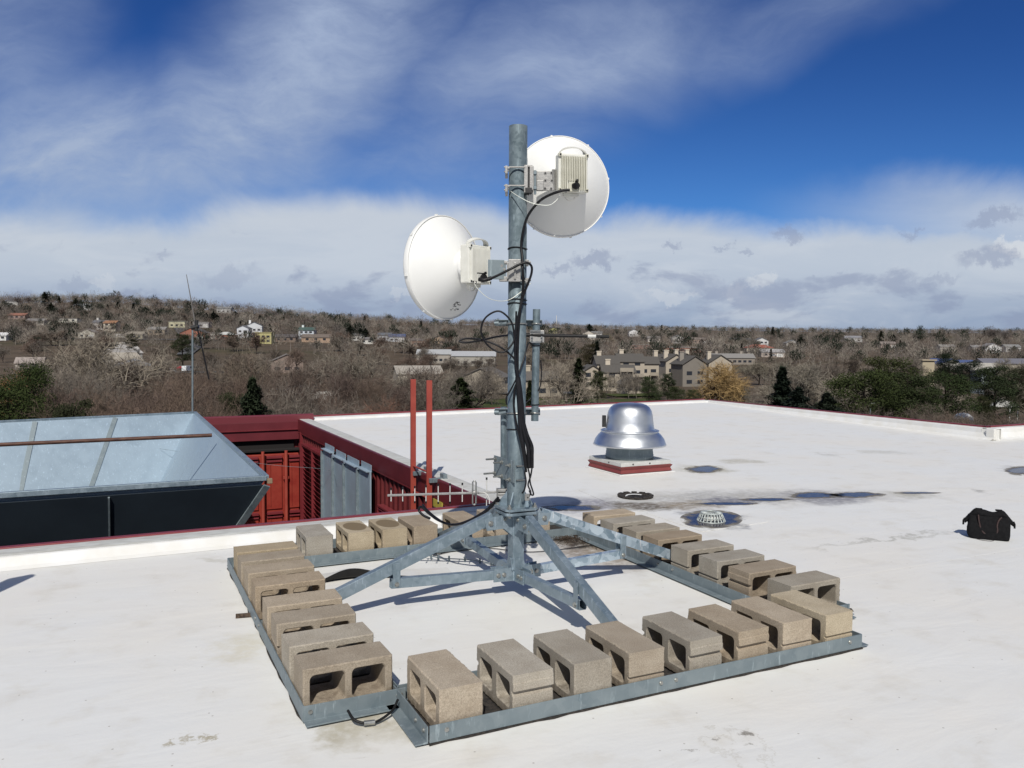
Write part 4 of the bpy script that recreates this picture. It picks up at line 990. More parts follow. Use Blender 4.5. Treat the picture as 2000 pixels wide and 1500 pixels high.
c_ = Y0_.lerp(Y1_, (927-757)/231); b = B(); hh = .068
pts = [c_+R2*(-.010)+V((0, 0, z)) for z in (-hh, 0, hh)]+[c_+R2*x+V((0, 0, hh+.008)) for x in (-.004, .006)]+[c_+R2*.012+V((0, 0, z)) for z in (hh, 0, -hh)]+[c_+R2*x+V((0, 0, -hh-.010)) for x in (.006, -.004)]+[c_+R2*(-.010)+V((0, 0, -hh))]
b.tube(pts, .005, 8); b.build('folded_dipole', BOLT, yr)
b = B(); b.lathe([(.001, -.016), (.015, -.016), (.015, .012), (.001, .012)], c_, 20, 'Y'); b.build('feed_cap', CAST, yr)
b = B(); pbox(b, 969, 956, 991, 961, 5.17, .06); pbox(b, 970, 963, 990, 969, 5.17, .06)
for x in (971, 989): b.tube([at(x, 954, 5.165), at(x, 971, 5.165)], .005, 6)
b.build('boom_clamp', CAST, yr, .002)
b = B(); b.tube(curve([c_+R2*.02, at(937, 961, 5.19), at(948, 963, 5.17), at(955, 972, 5.16), at(956, 984, 5.15)]), .004, 6); b.build('feed_lead', STUB, yr)
rp_ = empty('rear_pipe', tuple(at(984, 950, 5.24)), 'thin galvanised pipe standing close behind the mast left side, holding the yagi', 'pipe')
b = B(); b.tube([at(984, 795, 5.24), at(984, 962, 5.24)], .0215, 20); b.tube([at(992, 800, 5.18), at(992, 900, 5.18)], .005, 6); b.build('pipe', G0, rp_)
pa, pb_ = at(965.5, 889, 5.29), at(1004.5, 900, 5.03); pb_.z = pa.z; pn = (pb_-pa).cross(V((0, 0, 1))).normalized()
if pn.dot(-F2) < 0: pn = -pn
b = B(); b.bar((pa+pb_)/2+V((0, 0, 0))+(pa-pb_)/2-V((0, 0, .070)), pb_-V((0, 0, .070)), .007, .14); b.build('crossover_plate', G3, rp_, .002)
b = B()
for u_, zz_, ln in ((.10, -.02, .06), (.42, -.03, .05), (.80, -.035, .02), (.06, -.115, .07), (.42, -.12, .05), (.80, -.125, .02)):
    p = pa.lerp(pb_, u_)+V((0, 0, zz_)); b.bolt(p+pn*.004, pn, .011, .010, ln)
b.build('plate_bolt', BOLT, rp_, split=True)
b = B()
for zz_ in (-.035, -.125): ubolt(b, (0, 0, pa.z+zz_), .0615, pn, .03)
b.build('u_bolt', BOLT, rp_, split=True)

# ================================================================ cables on the mast
def cab(pix, r, label, mat_=CABLE, name='coaxial_cable', sub=6, group=None):
    P = [at(*p) for p in pix]; b = B(); b.tube(curve(P, sub), r, 8)
    return tag(b.build(name, mat_), label, 'cable', group)
def Z2(x, y, d): return (860+.28*x, 580+.28*y, d)
cab([(1113, 371, 4.96), (1100, 372, 4.96), (1080, 378, 4.97), (1060, 388, 5.0), (1044, 403, 5.02), (1030, 424, 5.04), (1022, 450, 5.045), (1018, 480, 5.045), (1020, 500, 5.03), (1021, 530, 4.995), (1022, 560, 5.04), (1014, 620, 5.04), (1011, 680, 5.035), (1011, 735, 5.03), (1013, 770, 5.03)], .0085, 'black cable curving from the upper dish radio down along the mast')
cab([(944, 547, 4.93), (955, 545, 4.93), (972, 538, 4.95), (998, 525, 4.98), (1016, 516, 4.985), (1029, 513, 4.99), (1038, 520, 5.0), (1038, 534, 5.0), (1032, 552, 5.01), (1022, 578, 5.035), (1014, 610, 5.025), (1007, 650, 5.025), (1006, 690, 5.02), (1010, 740, 5.015)], .0078, 'black cable leaving the lower dish radio and looping over the mast clamp')
b_ = cab([(935, 545.5, 4.94), (946, 547, 4.93), (960, 543, 4.94)], .0125, 'thick black weatherproof boot on the cable at the lower radio', name='cable_boot')
cab([Z2(*p) for p in ((530, 100, 5.03), (522, 260, 5.02), (500, 330, 5.01), (440, 385, 5.0), (370, 368, 5.0), (310, 310, 5.0), (284, 225, 5.0), (320, 140, 5.0), (410, 99, 5.0), (490, 165, 5.0), (515, 260, 5.015), (520, 400, 5.03), (535, 560, 5.02))], .0062, 'black cable coiled into a round loop left of the mast')
cab([Z2(*p) for p in ((590, 262, 5.18), (520, 262, 5.2), (465, 268, 5.19), (380, 280, 5.1), (290, 302, 5.05), (180, 318, 5.02), (132, 308, 5.02), (180, 290, 5.03), (290, 300, 5.05), (400, 340, 5.03), (480, 395, 5.03), (525, 450, 5.03), (545, 560, 5.01))], .0062, 'black cable with a long flat loop sticking out left of the mast')
cab([Z2(*p) for p in ((650, 340, 5.11), (615, 318, 5.09), (598, 380, 5.08), (570, 470, 5.05), (535, 560, 5.03), (490, 650, 5.03), (462, 700, 5.04), (462, 750, 5.05))], .0055, 'thin black cable from the stick antenna clamp crossing the mast diagonally')
cab([Z2(*p) for p in ((700, 440, 5.13), (706, 500, 5.13), (704, 570, 5.13), (690, 640, 5.14), (640, 700, 5.16), (590, 745, 5.14))], .004, 'thin black cable hanging behind the side pipe')
cab([Z2(*p) for p in ((525, 300, 5.015), (522, 450, 5.012), (540, 560, 5.0), (520, 640, 5.02), (512, 740, 5.02), (530, 880, 5.0), (560, 1000, 4.99), (585, 1130, 4.99), (600, 1220, 5.0))], .007, 'black cable on the left edge of the bundle down the mast')
bund = []
for k, (dx, r_, lb, endp) in enumerate(((0, .0125, 'thick black taped cable bundle on the lower mast, left strand', ((602, 1180), (592, 1260), (588, 1330))), (22, .0130, 'thick black taped cable bundle on the lower mast, middle strand', ((620, 1200), (612, 1290), (635, 1340))), (40, .0105, 'thick black taped cable bundle on the lower mast, right strand', ((640, 1190), (620, 1280), (650, 1350))))):
    cab([Z2(535+dx*.3, 560, 5.0), Z2(545+dx*.4, 660, 4.99), Z2(552+dx*.5, 760, 4.985), Z2(555+dx*.6, 860, 4.98), Z2(566+dx, 960, 4.97), Z2(578+dx*1.5, 1040, 4.965), Z2(588+dx*1.3, 1110, 4.97)]+[Z2(x, y, 4.99) for x, y in endp], [r_*s_ for s_ in [.55, .6, .65, .7, .75, .8]*2+[.9]*12+[1.05]*12+[1.1]*6+[.9]*6+[.7]*5+[.5]*5+[.45]*2], lb, CABLE) if False else cab([Z2(535+dx*.3, 560, 5.0), Z2(545+dx*.4, 660, 4.99), Z2(552+dx*.5, 760, 4.985), Z2(555+dx*.6, 860, 4.98), Z2(566+dx, 960, 4.97), Z2(578+dx*1.5, 1040, 4.965), Z2(588+dx*1.3, 1110, 4.97), Z2(600+dx, 1190, 4.99)], r_*1.05, lb)
for k, (pts, lb) in enumerate((([(608, 1180), (622, 1240), (628, 1300), (650, 1372), (636, 1380), (620, 1350)], 'loose black cable end curling beside the metal tag at the mast foot'), ([(640, 1190), (630, 1250), (612, 1310), (630, 1360), (618, 1395)], 'loose black cable end hanging right of the mast foot'), ([(600, 1190), (590, 1225), (598, 1290), (586, 1345), (570, 1370)], 'loose black cable end tucked behind the mast foot'))):
    cab([Z2(x, y, 4.99) for x, y in pts], .0052, lb)
cab([(973, 972, 5.14), (962, 984, 5.18), (945, 1000, 5.25), (915, 1017, 5.35), (885, 1025, 5.45), (858, 1017, 5.55), (838, 1003, 5.65), (823, 990, 5.7), (818, 996, 5.72), (826, 1006, 5.7), (840, 1013, 5.68)], .009, 'black cable swinging from the mast flange out over the rear tray')
cab([(976, 976, 5.14), (960, 990, 5.19), (935, 1010, 5.28), (905, 1022, 5.38), (875, 1024, 5.48), (850, 1010, 5.6), (832, 994, 5.68), (826, 986, 5.72), (835, 1000, 5.72)], .0075, 'second black cable beside the one hanging over the rear tray')
tb = empty('metal_tag', tuple(at(1029, 972, 4.96)), 'small square silver tag tied to the cables at the mast foot', 'tag')
b = B(); c_ = at(1029.5, 971, 4.96); b.box(c_, (.030, .014, .042), -YAW+.5); b.build('plate', CAST, tb, .003)
b = B(); b.lathe([(.001, -.010), (.005, -.010)], c_, 10, 'Y'); b.build('hole', BLACKM, tb)
for py, r_ in ((485.5, .0605), (585.5, .0605), (593, .0605), (838, .0615), (663, .0)):
    if not r_: continue
    b = B(); c_ = V((0, 0, at(1007, py, PD).z)); b.tube([c_+V((r_*math.cos(a), r_*math.sin(a), .004*math.sin(a*2))) for a in [2*math.pi*k/30 for k in range(31)]], .0035, 6, cap=False)
    tag(b.build('cable_tie', BLACK), 'black cable tie round the mast %s' % {485.5: 'between the two dishes', 585.5: 'just under the lower dish clamp, upper of two', 593: 'just under the lower dish clamp, lower of two', 838: 'below the side pipe'}[py], 'cable tie', 'cable ties round the mast')
b = B()
for py in (675, 790):
    c_ = P0.lerp(P1, (py-604)/218); b = B(); b.tube([c_+V((.027*math.cos(a), .027*math.sin(a), 0)) for a in [2*math.pi*k/24 for k in range(25)]], .003, 6, cap=False)
    tag(b.build('cable_tie', BLACK), 'black cable tie on the side pipe, %s' % ('under the stick antenna' if py == 675 else 'near its lower end'), 'cable tie', 'cable ties on the side pipe')

# ================================================================ things lying on the roof inside the frame
b = B(); n = 34; rows = []
A0, A1 = roof(598, 1140), roof(880, 1117)
for k in range(n+1):
    u_ = k/n; c_ = A0.lerp(A1, u_); wv_ = max(0, math.sin(u_*math.pi*1.02))*(.016+.085*math.exp(-((u_-.24)/.22)**2))+.004
    rows.append((c_, wv_, u_))
sx = (A1-A0).normalized(); sy = V((-sx.y, sx.x, 0))
vs = []
for c_, h_, u_ in rows:
    o = .05*math.sin(u_*5); vs += [c_+sy*(o+.16)+V((0, 0, .006)), c_+sy*(o+.02)+V((0, 0, h_*.75)), c_+sy*(o-.06)+V((0, 0, h_))]
b.add(vs, [(k*3+j, k*3+3+j, k*3+4+j, k*3+1+j) for k in range(n) for j in range(2)], True)
fp = empty('loose_membrane_strip', tuple(A0), 'curling loose strip of white roofing sheet with black underside between left and rear trays', 'roofing strip')
b.build('white_face', MEMP, fp)
b = B(); vs2 = []
for (c_, h_, u_) in rows:
    o = .05*math.sin(u_*5); vs2 += [c_+sy*(o-.061)+V((0, 0, h_)), c_+sy*(o-.055)+V((0, 0, h_*.35)), c_+sy*(o-.02)+V((0, 0, .004)), c_+sy*(o+.019)+V((0, 0, h_*.72))]
b.add(vs2, [(k*4+j, k*4+1+j, k*4+5+j, k*4+4+j) for k in range(n) for j in range(3)], True); b.build('black_underside_and_shade', BLACK, fp)  # black underside; its colour also paints the shaded gap below the curl
b = B(); Pn = curve([roof(x, y)+V((0, 0, z)) for x, y, z in ((772, 1096, .03), (800, 1088, .035), (842, 1094, .03), (864, 1097, .025), (908, 1098, .02), (950, 1102, .012), (975, 1110, .01))])
b.tube(Pn, .004, 6)
for k in range(0, len(Pn), 4): b.box(Pn[k], (.010, .010, .042), .3)
tag(b.build('barbed_strip', G3), 'thin grey cord with evenly spaced crosspieces lying behind the left leg', 'cord')
b = B(); b.tube(curve([roof(x, y)+V((0, 0, .008)) for x, y in ((845, 1088), (900, 1075), (960, 1073), (1040, 1080), (1150, 1068), (1200, 1063))]), .0035, 6)
tag(b.build('thin_cord', BLACK), 'thin black cord lying across the roof behind the centre post', 'cord')
b = B(); vs = [roof(1098, 1096)+V((0, 0, .004)), roof(1090, 1085)+V((0, 0, .006)), roof(1110, 1072)+V((0, 0, .012)), roof(1160, 1075)+V((0, 0, .035)), roof(1150, 1083)+V((0, 0, .03))]
random.seed(8); b = B()
cdb = roof(1105, 1056)
for k in range(2600):
    a, r_ = random.uniform(0, 6.283), abs(random.gauss(0, .5)); c_ = cdb+R2*(.42*r_*math.cos(a))+F2*(.24*r_*math.sin(a)); s_ = random.uniform(.003, .009)
    z = .004+.03*max(0, 1-r_)*random.random(); P = [c_+V((random.uniform(-s_, s_), random.uniform(-s_, s_), z+random.uniform(0, s_))) for _ in range(4)]
    b.add(P, [(0, 1, 2), (0, 2, 3), (0, 3, 1), (1, 3, 2)])
tag(b.build('leaf_litter', DIRT), 'dark heap of leaf litter and grit behind the right leg by the rear tray', 'leaf litter', kind='stuff')
b = B()
c_ = roof(478, 1204); b.sweep([(-.02, 0), (.02, 0), (.004, .02), (-.004, .02)], c_+V((-.05, 0, .002)), c_+V((.06, -.02, .002)))
tag(b.build('wood_scrap', DIRT), 'small brown scrap of wood poking out left of the left tray', 'scrap')
b = B(); c_ = roof(1655, 1193); b.sweep([(-.025, 0), (.03, 0), (.004, .012)], c_+V((-.08, .03, .002)), c_+V((.03, 0, .002)))
tag(b.build('rubber_scrap', MAT), 'small dark scrap at the near right corner of the right tray', 'scrap')

# ================================================================ bag
b0, b1 = roof(1890, 1047), roof(1971, 1054); bc = (b0+b1)/2; bx_ = (b1-b0).normalized(); by_ = V((-bx_.y, bx_.x, 0)); 
bag = empty('tool_bag', tuple(bc), 'black canvas gate-mouth bag with dark brown handles standing on the right of the roof', 'bag')
Lb = (b1-b0).length/2
b = B(); n = 24; m = 28; vs = []; hs = [0, .01, .04, .08, .12, .155, .185]
for h_ in hs:
    u_ = h_/.185; ly_ = .092*(1-u_*.55)+.012*math.sin(u_*3.1); lx_ = Lb*(1.0+.06*math.sin(u_*3.1)-.03*u_) if h_ > 0 else Lb*.98
    for k in range(m):
        a = 2*math.pi*k/m; cs, sn = math.cos(a), math.sin(a); e_ = .35
        x = lx_*abs(cs)**e_*(1 if cs > 0 else -1); y = ly_*abs(sn)**e_*(1 if sn > 0 else -1)
        w_ = .014*noise.noise(V((x*12, y*12, h_*18)))
        vs.append(bc+bx_*(x+w_)+by_*(y-.08*0+w_)+V((0, 0, h_+.002)))
b.add(vs, [(i*m+k, i*m+(k+1) % m, (i+1)*m+(k+1) % m, (i+1)*m+k) for i in range(len(hs)-1) for k in range(m)], True)
b.add(vs[:m], [tuple(range(m))]); b.add(vs[-m:], [tuple(range(m))]); b.build('body', BAG, bag)
b = B()                                         # wide framed mouth, drooping at both ends
vs = []; N_ = 30
for k in range(N_+1):
    u_ = -1+2*k/N_; x = u_*Lb*1.17; zt = .236-.085*max(0, abs(u_)-.58)**1.35/.42**1.35; zb_ = zt-.028-.035*(1-abs(u_)**3)
    sag = .012*noise.noise(V((u_*3, 2, 0)))-.016*math.exp(-((u_-.15)/.3)**2)
    for yy, z in ((.020, zb_-.01), (.030, (zt+zb_)/2), (.016, zt), (-.016, zt), (-.030, (zt+zb_)/2), (-.020, zb_-.01)):
        vs.append(bc+bx_*x+by_*(yy*(1.35-.45*abs(u_)))+V((0, 0, z+sag)))
b.add(vs, [(i*6+j, i*6+(j+1) % 6, (i+1)*6+(j+1) % 6, (i+1)*6+j) for i in range(N_) for j in range(6)], True); b.add(vs[:6], [tuple(range(6))]); b.add(vs[-6:], [tuple(range(6))]); b.build('mouth_flap', BAG, bag)
for sg in (-1, 1):
    b = B(); p = bc+bx_*(sg*Lb*1.17)+V((0, 0, .152)); b.tube([p, p+bx_*sg*.010+V((0, 0, -.02)), p+bx_*sg*.010+V((0, 0, -.055))], .0075, 8); b.build('end_strap', BAG, bag)
for sg in (-1, 1):
    b = B(); pts = [bc+bx_*x+by_*(sg*(-.060-.022*math.sin(k*.4)))+V((0, 0, z)) for k, (x, z) in enumerate(((-.085, .20), (-.080, .15), (-.066, .09), (-.04, .052), (0, .040), (.045, .055), (.055, .085), (.052, .12), (.062, .16), (.085, .19)))]
    b.tube(curve(pts), .0065, 8); b.build('handle', BAGH, bag)
b = B()
for x in (-.075, .07): b.box(bc+bx_*x+V((0, 0, .238)), (.05, .035, .012), math.atan2(bx_.y, bx_.x))
b.build('snap_tab', BAG, bag, .003, split=True)
b = B(); b.tube(curve([bc+bx_*x+by_*y+V((0, 0, .004)) for x, y in ((-.10, -.098), (-.06, -.135), (.0, -.14), (.03, -.10))]), .002, 5); b.build('loose_cord', BAGH, bag)

# ================================================================ terrain of the town
C2 = V((CAM.x, CAM.y, 0))
TT = [-1.2, -.63, -.5, -.35, -.25, -.1, .1, .35, .63, 1.2]
VV = [250, 400, 550, 750, 900, 1200, 2000, 5000]
TAB = [[758, 702, 664, 617, 600, 603, 625, 655], [758, 702, 664, 617, 598, 603, 625, 655], [758, 702, 664, 620, 594, 600, 625, 655], [758, 706, 666, 632, 613, 612, 628, 655], [758, 712, 668, 645, 626, 621, 630, 655],
       [758, 716, 680, 657, 641, 634, 634, 655], [758, 724, 690, 668, 655, 646, 641, 655], [758, 726, 697, 672, 659, 650, 645, 658], [758, 726, 697, 672, 659, 650, 646, 658], [758, 726, 697, 672, 659, 650, 646, 658]]
def lerp_i(xs, x):
    if x <= xs[0]: return 0, 0.
    for i in range(len(xs)-1):
        if x <= xs[i+1]: return i, (x-xs[i])/(xs[i+1]-xs[i])
    return len(xs)-2, 1.
def gz(u, v):                     # ground height at side/forward distance from the camera
    if v < 250: z0 = -12.0; return z0+.25*noise.noise(V((u*.02, v*.02, 0)))
    t_ = max(-1.2, min(1.2, u/v)); i, a = lerp_i(TT, t_); j, b_ = lerp_i(VV, v)
    def zz_(ii, jj): return 1.6+(672-TAB[ii][jj])/FPX*VV[jj]
    if v > 5000: j, b_ = 6, 1.
    z0 = (zz_(i, j)*(1-a)+zz_(i+1, j)*a)*(1-b_)+(zz_(i, j+1)*(1-a)+zz_(i+1, j+1)*a)*b_
    return z0+.25*noise.noise(V((u*.02, v*.02, 0)))
def W(u, v, z=None): p = C2+R2*u+F2*v; p.z = gz(u, v) if z is None else z; return p
def wp(px, v, dz=0.): u = (px-1000)/FPX*v; p = W(u, v); p.z += dz; return p
us = sorted(set([-6000, -3500, -2000, -1400, -1100]+list(range(-900, 901, 30))+[1100, 1400, 2000, 3500, 6000])); vs_ = [-400, -100, 0, 60, 120, 180]+list(range(220, 1300, 30))+[1400, 1600, 1800, 2000, 2600, 3400, 5000, 7000]
b = B(); b.add([W(u, v) for v in vs_ for u in us], [(j*len(us)+i, j*len(us)+i+1, (j+1)*len(us)+i+1, (j+1)*len(us)+i) for j in range(len(vs_)-1) for i in range(len(us)-1)], True)
def ground_mat():
    m = bpy.data.materials.new('town_ground'); m.use_nodes = True; N = NT(m.node_tree); bs = N.n['Principled BSDF']
    P = N.node('ShaderNodeNewGeometry').outputs['Position']
    a = N.noise(P, .012, 5, .6); c_ = N.noise(P, .09, 6, .65); d = N.noise(P, 1.2, 5, .7)
    c = N.mix(N.mapr(c_, .35, .65), (.075, .058, .043), (.115, .088, .064))
    c = N.mix(N.mapr(a, .52, .64, 0, .35), c, (.055, .065, .028))
    c = N.mix(N.math('MULTIPLY', N.mapr(d, .45, .7), .4), c, (.16, .13, .10))
    N.l.new(c, bs.inputs['Base Color']); bs.inputs['Roughness'].default_value = .95; bs.inputs['Specular IOR Level'].default_value = .1; return m
tag(b.build('ground', ground_mat()), kind='structure')
ASPH = M('asphalt', (.075, .075, .078), (.10, .10, .10), .5, .9, coord='P'); LAWN = M('lawn_grass', (.040, .056, .018), (.075, .085, .03), .4, .95, coord='P', spec=.1)
def strip(name, pts, wd, m, dz=.05, n=12):
    P = curve([V((u, v, 0)) for u, v in pts], n); b = B(); vs = []
    for i, p in enumerate(P):
        d = (P[min(i+1, len(P)-1)]-P[max(i-1, 0)]).normalized(); s_ = V((-d.y, d.x, 0))*wd/2
        for q in (p-s_, p+s_): w_ = W(q.x, q.y); w_.z += dz; vs.append(w_)
    b.add(vs, [(i*2, i*2+1, i*2+3, i*2+2) for i in range(len(P)-1)]); return tag(b.build(name, m), kind='structure')
def uvp(px, v): return ((px-1000)/FPX*v, v)
strip('road', [uvp(600, 205), uvp(760, 205), uvp(880, 212), uvp(1010, 225), uvp(1150, 222)], 9, ASPH, .35)
strip('path', [uvp(700, 192), uvp(860, 196), uvp(960, 200)], 1.6, M('pale_concrete_path', (.3, .29, .27), None, 2, .9), .45)
strip('road', [uvp(350, 640), uvp(365, 560), uvp(385, 500), uvp(360, 420)], 8, ASPH, .6)
strip('road', [uvp(120, 535), uvp(250, 530), uvp(480, 545), uvp(700, 570)], 7, ASPH, .6)
strip('road', [uvp(255, 300), uvp(360, 305), uvp(520, 310)], 9, ASPH, .5)
strip('lawn', [uvp(840, 180), uvp(900, 180), uvp(1000, 184), uvp(1100, 186), uvp(1250, 186), uvp(1330, 190)], 26, LAWN, .25)
strip('lawn', [uvp(1190, 212), uvp(1290, 216)], 10, LAWN, .35)
strip('lawn', [uvp(1440, 150), uvp(1550, 152)], 12, LAWN, .3); strip('lawn', [uvp(1880, 130), uvp(2050, 126)], 18, M('dry_lawn', (.10, .085, .045), (.075, .08, .03), .5, .95, coord='P'), .3)
# ================================================================ houses
WALL = M('house_wall_paint', (.92, .92, .92), (1, 1, 1), .6, .8, objcol=True); ROOF = M('shingle_roof', (.85, .85, .85), (1.05, 1.05, 1.05), 2.5, .9, objcol=True)
GLASS = M('dark_window_glass', (.03, .035, .045), None, 3, .15); TRIM = M('white_trim', (.7, .7, .68), None, 3, .6)
def child(b, name, m, p, c=None):
    o = b.build(name, m, p)
    if c: o.color = (*c, 1)
    return o
def house(px, v, w_, d, h, wc, rc, label, rz=0., kind='gable', chim=0, nwin=3, storeys=1, ridge='x', dz=0., cat='house', group=None, rise=None, garage=False, balcony=0):
    p = wp(px, v, dz); root = empty('house' if cat == 'house' else cat.replace(' ', '_'), tuple(p), label, cat, group)
    Mx = Matrix.Translation(p) @ Matrix.Rotation(-YAW+rz, 4, 'Z')
    def nb(): b = B(); b.M = Mx; return b
    b = nb(); b.box((0, 0, h/2-.75), (w_, d, h+1.5)); rise = rise if rise is not None else (.22*(d if ridge == 'x' else w_)); e_ = .45
    if kind == 'gable':
        if ridge == 'x': b.add([(-w_/2, -d/2, h), (-w_/2, d/2, h), (-w_/2, 0, h+rise), (w_/2, -d/2, h), (w_/2, d/2, h), (w_/2, 0, h+rise)], [(0, 2, 1), (3, 4, 5)])
        else: b.add([(-w_/2, -d/2, h), (w_/2, -d/2, h), (0, -d/2, h+rise), (-w_/2, d/2, h), (w_/2, d/2, h), (0, d/2, h+rise)], [(0, 1, 2), (3, 5, 4)])
    child(b, 'wall', WALL, root, wc)
    b = nb(); th = .22
    if kind == 'flat': b.box((0, 0, h+.18), (w_+2*e_, d+2*e_, .36))
    elif kind == 'hip':
        i = min(w_, d)/2; A_ = [(-w_/2-e_, -d/2-e_, h), (w_/2+e_, -d/2-e_, h), (w_/2+e_, d/2+e_, h), (-w_/2-e_, d/2+e_, h), (-w_/2+i, 0, h+rise), (w_/2-i, 0, h+rise)]
        b.add(A_, [(0, 1, 5, 4), (2, 3, 4, 5), (1, 2, 5), (3, 0, 4), (3, 2, 1, 0)])
    else:
        def slab(P): b.add([(x, y, z) for x, y, z in P]+[(x, y, z+th) for x, y, z in P], [(0, 1, 2, 3), (7, 6, 5, 4), (0, 4, 5, 1), (1, 5, 6, 2), (2, 6, 7, 3), (3, 7, 4, 0)])
        if ridge == 'x':
            k = rise/(d/2)
            for s_ in (-1, 1): slab([(-w_/2-e_, s_*(d/2+e_), h-k*e_), (w_/2+e_, s_*(d/2+e_), h-k*e_), (w_/2+e_, 0, h+rise), (-w_/2-e_, 0, h+rise)])
        else:
            k = rise/(w_/2)
            for s_ in (-1, 1): slab([(s_*(w_/2+e_), -d/2-e_, h-k*e_), (s_*(w_/2+e_), d/2+e_, h-k*e_), (0, d/2+e_, h+rise), (0, -d/2-e_, h+rise)])
    ro = child(b, 'roof', ROOF, root, rc)
    for c_ in range(chim):
        b = nb(); cx = -w_*.3+c_*w_*.55; b.box((cx, d*.05, h+rise*.6+.8), (1.4, 1.2, 2.9)); b.box((cx, d*.05, h+rise*.6+2.4), (1.65, 1.45, .3)); child(b, 'chimney', WALL, ro, tuple(min(.8, k*1.35) for k in wc))
    for s_ in range(storeys):
        for i in range(nwin):
            x = (-.5+(i+.5)/nwin)*w_*.9; z = 1.6+s_*2.8
            if z > h-.4: continue
            if garage and s_ == 0 and i == nwin-1: b = nb(); b.box((x, -d/2-.02, 1.15), (min(4.5, w_/nwin*.8), .08, 2.2)); child(b, 'garage_door', TRIM, root); continue
            b = nb(); b.box((x, -d/2-.02, z), (min(1.9, w_/nwin*.55), .06, 1.25)); wo = child(b, 'window', GLASS, root)
    if balcony:
        for s_ in range(balcony):
            b = nb(); z = 2.9+s_*2.8; b.box((w_*.22, -d/2-.75, z), (w_*.42, 1.5, .2)); b.box((w_*.22, -d/2-1.45, z+.55), (w_*.42, .08, 1.0)); b.box((w_*.03, -d/2-1.45, z-1.3), (.2, .2, 2.6)); b.box((w_*.41, -d/2-1.45, z-1.3), (.2, .2, 2.6)); child(b, 'balcony', WALL, root, tuple(k*.8 for k in wc))
    return root
TWC, TWR = (.42, .37, .30), (.095, .088, .08)
tg = 'townhouses with grey roofs and pale chimneys'
for a in ((1152, 246, 8, 9, 5.8, 'lowest small townhouse at the left end of the terrace, with plain grey roof', .15, 'y', 0, 1), (1182, 262, 9, 10, 8.0, 'townhouse with pale chimney on its left, second row of the terrace left end', .1, 'x', 1, 1), (1205, 240, 12, 8, 6.0, 'pale fronted low townhouse wing right behind the two pines', .05, 'x', 1, 2), (1228, 272, 11, 10, 8.6, 'tall townhouse with a broad grey roof and balconies, left of the middle', .1, 'x', 1, 1), (1262, 284, 9, 9, 7.6, 'townhouse with stacked balconies in the middle of the terrace', .1, 'x', 0, 1),
          (1292, 300, 10, 10, 8.2, 'townhouse with two chimneys behind the middle pines', .2, 'y', 2, 1), (1312, 292, 10, 10, 8.4, 'sandy gabled townhouse right of the two-chimney one', .2, 'y', 1, 1), (1345, 268, 11, 11, 8.0, 'large grey sided townhouse left of the golden willow', .25, 'y', 1, 0), (1332, 305, 10, 10, 8.6, 'rear gabled townhouse above the golden willow left side', .2, 'y', 2, 1), (1398, 310, 12, 10, 7.6, 'townhouse with cream gable behind the golden willow', .2, 'y', 1, 0), (1230, 225, 7, 7, 3.0, 'small low white-gabled garage among the pines in front of the townhouses', .3, 'y', 0, 0)):
    px, v, w_, d, h, lb, rz, rg, ch, bal = a; w_ *= .78; d *= .8; h *= .92; g_ = 'large grey' in lb
    house(px, v, w_, d, h, TWC if not g_ else (.21, .19, .165), TWR, lb, rz, 'gable', ch, 2, 3 if h > 7.8 else 2, rg, cat='townhouse', group=tg, balcony=bal, rise=.30*(d if rg == 'x' else w_))
house(1425, 470, 26, 10, 3.6, (.25, .22, .19), (.24, .23, .22), 'long low grey-roofed block behind the townhouses', 0, 'gable', 2, 8, 1, cat='apartment building')
house(1052, 215, 10, 9, 4.4, (.33, .29, .23), (.12, .11, .10), 'brown-roofed building half hidden by the mast and the side pipe', .2, 'gable', 1, 3, 1)
house(950, 225, 11, 10, 4.6, (.34, .30, .24), (.13, .12, .11), 'sandy building with a dark pitched roof behind bare trees left of the mast', -.3, 'gable', 0, 3, 1, 'y')
house(848, 420, 17, 10, 4.6, (.36, .33, .29), (.38, .39, .40), 'long cream building with bright white roof right of the left dish', 0, 'gable', 0, 6, 1, cat='building', dz=0)
house(925, 412, 22, 10, 4.8, (.36, .34, .30), (.38, .39, .41), 'long pale building with white roof directly left of the mast', 0, 'gable', 0, 5, 1, cat='building')
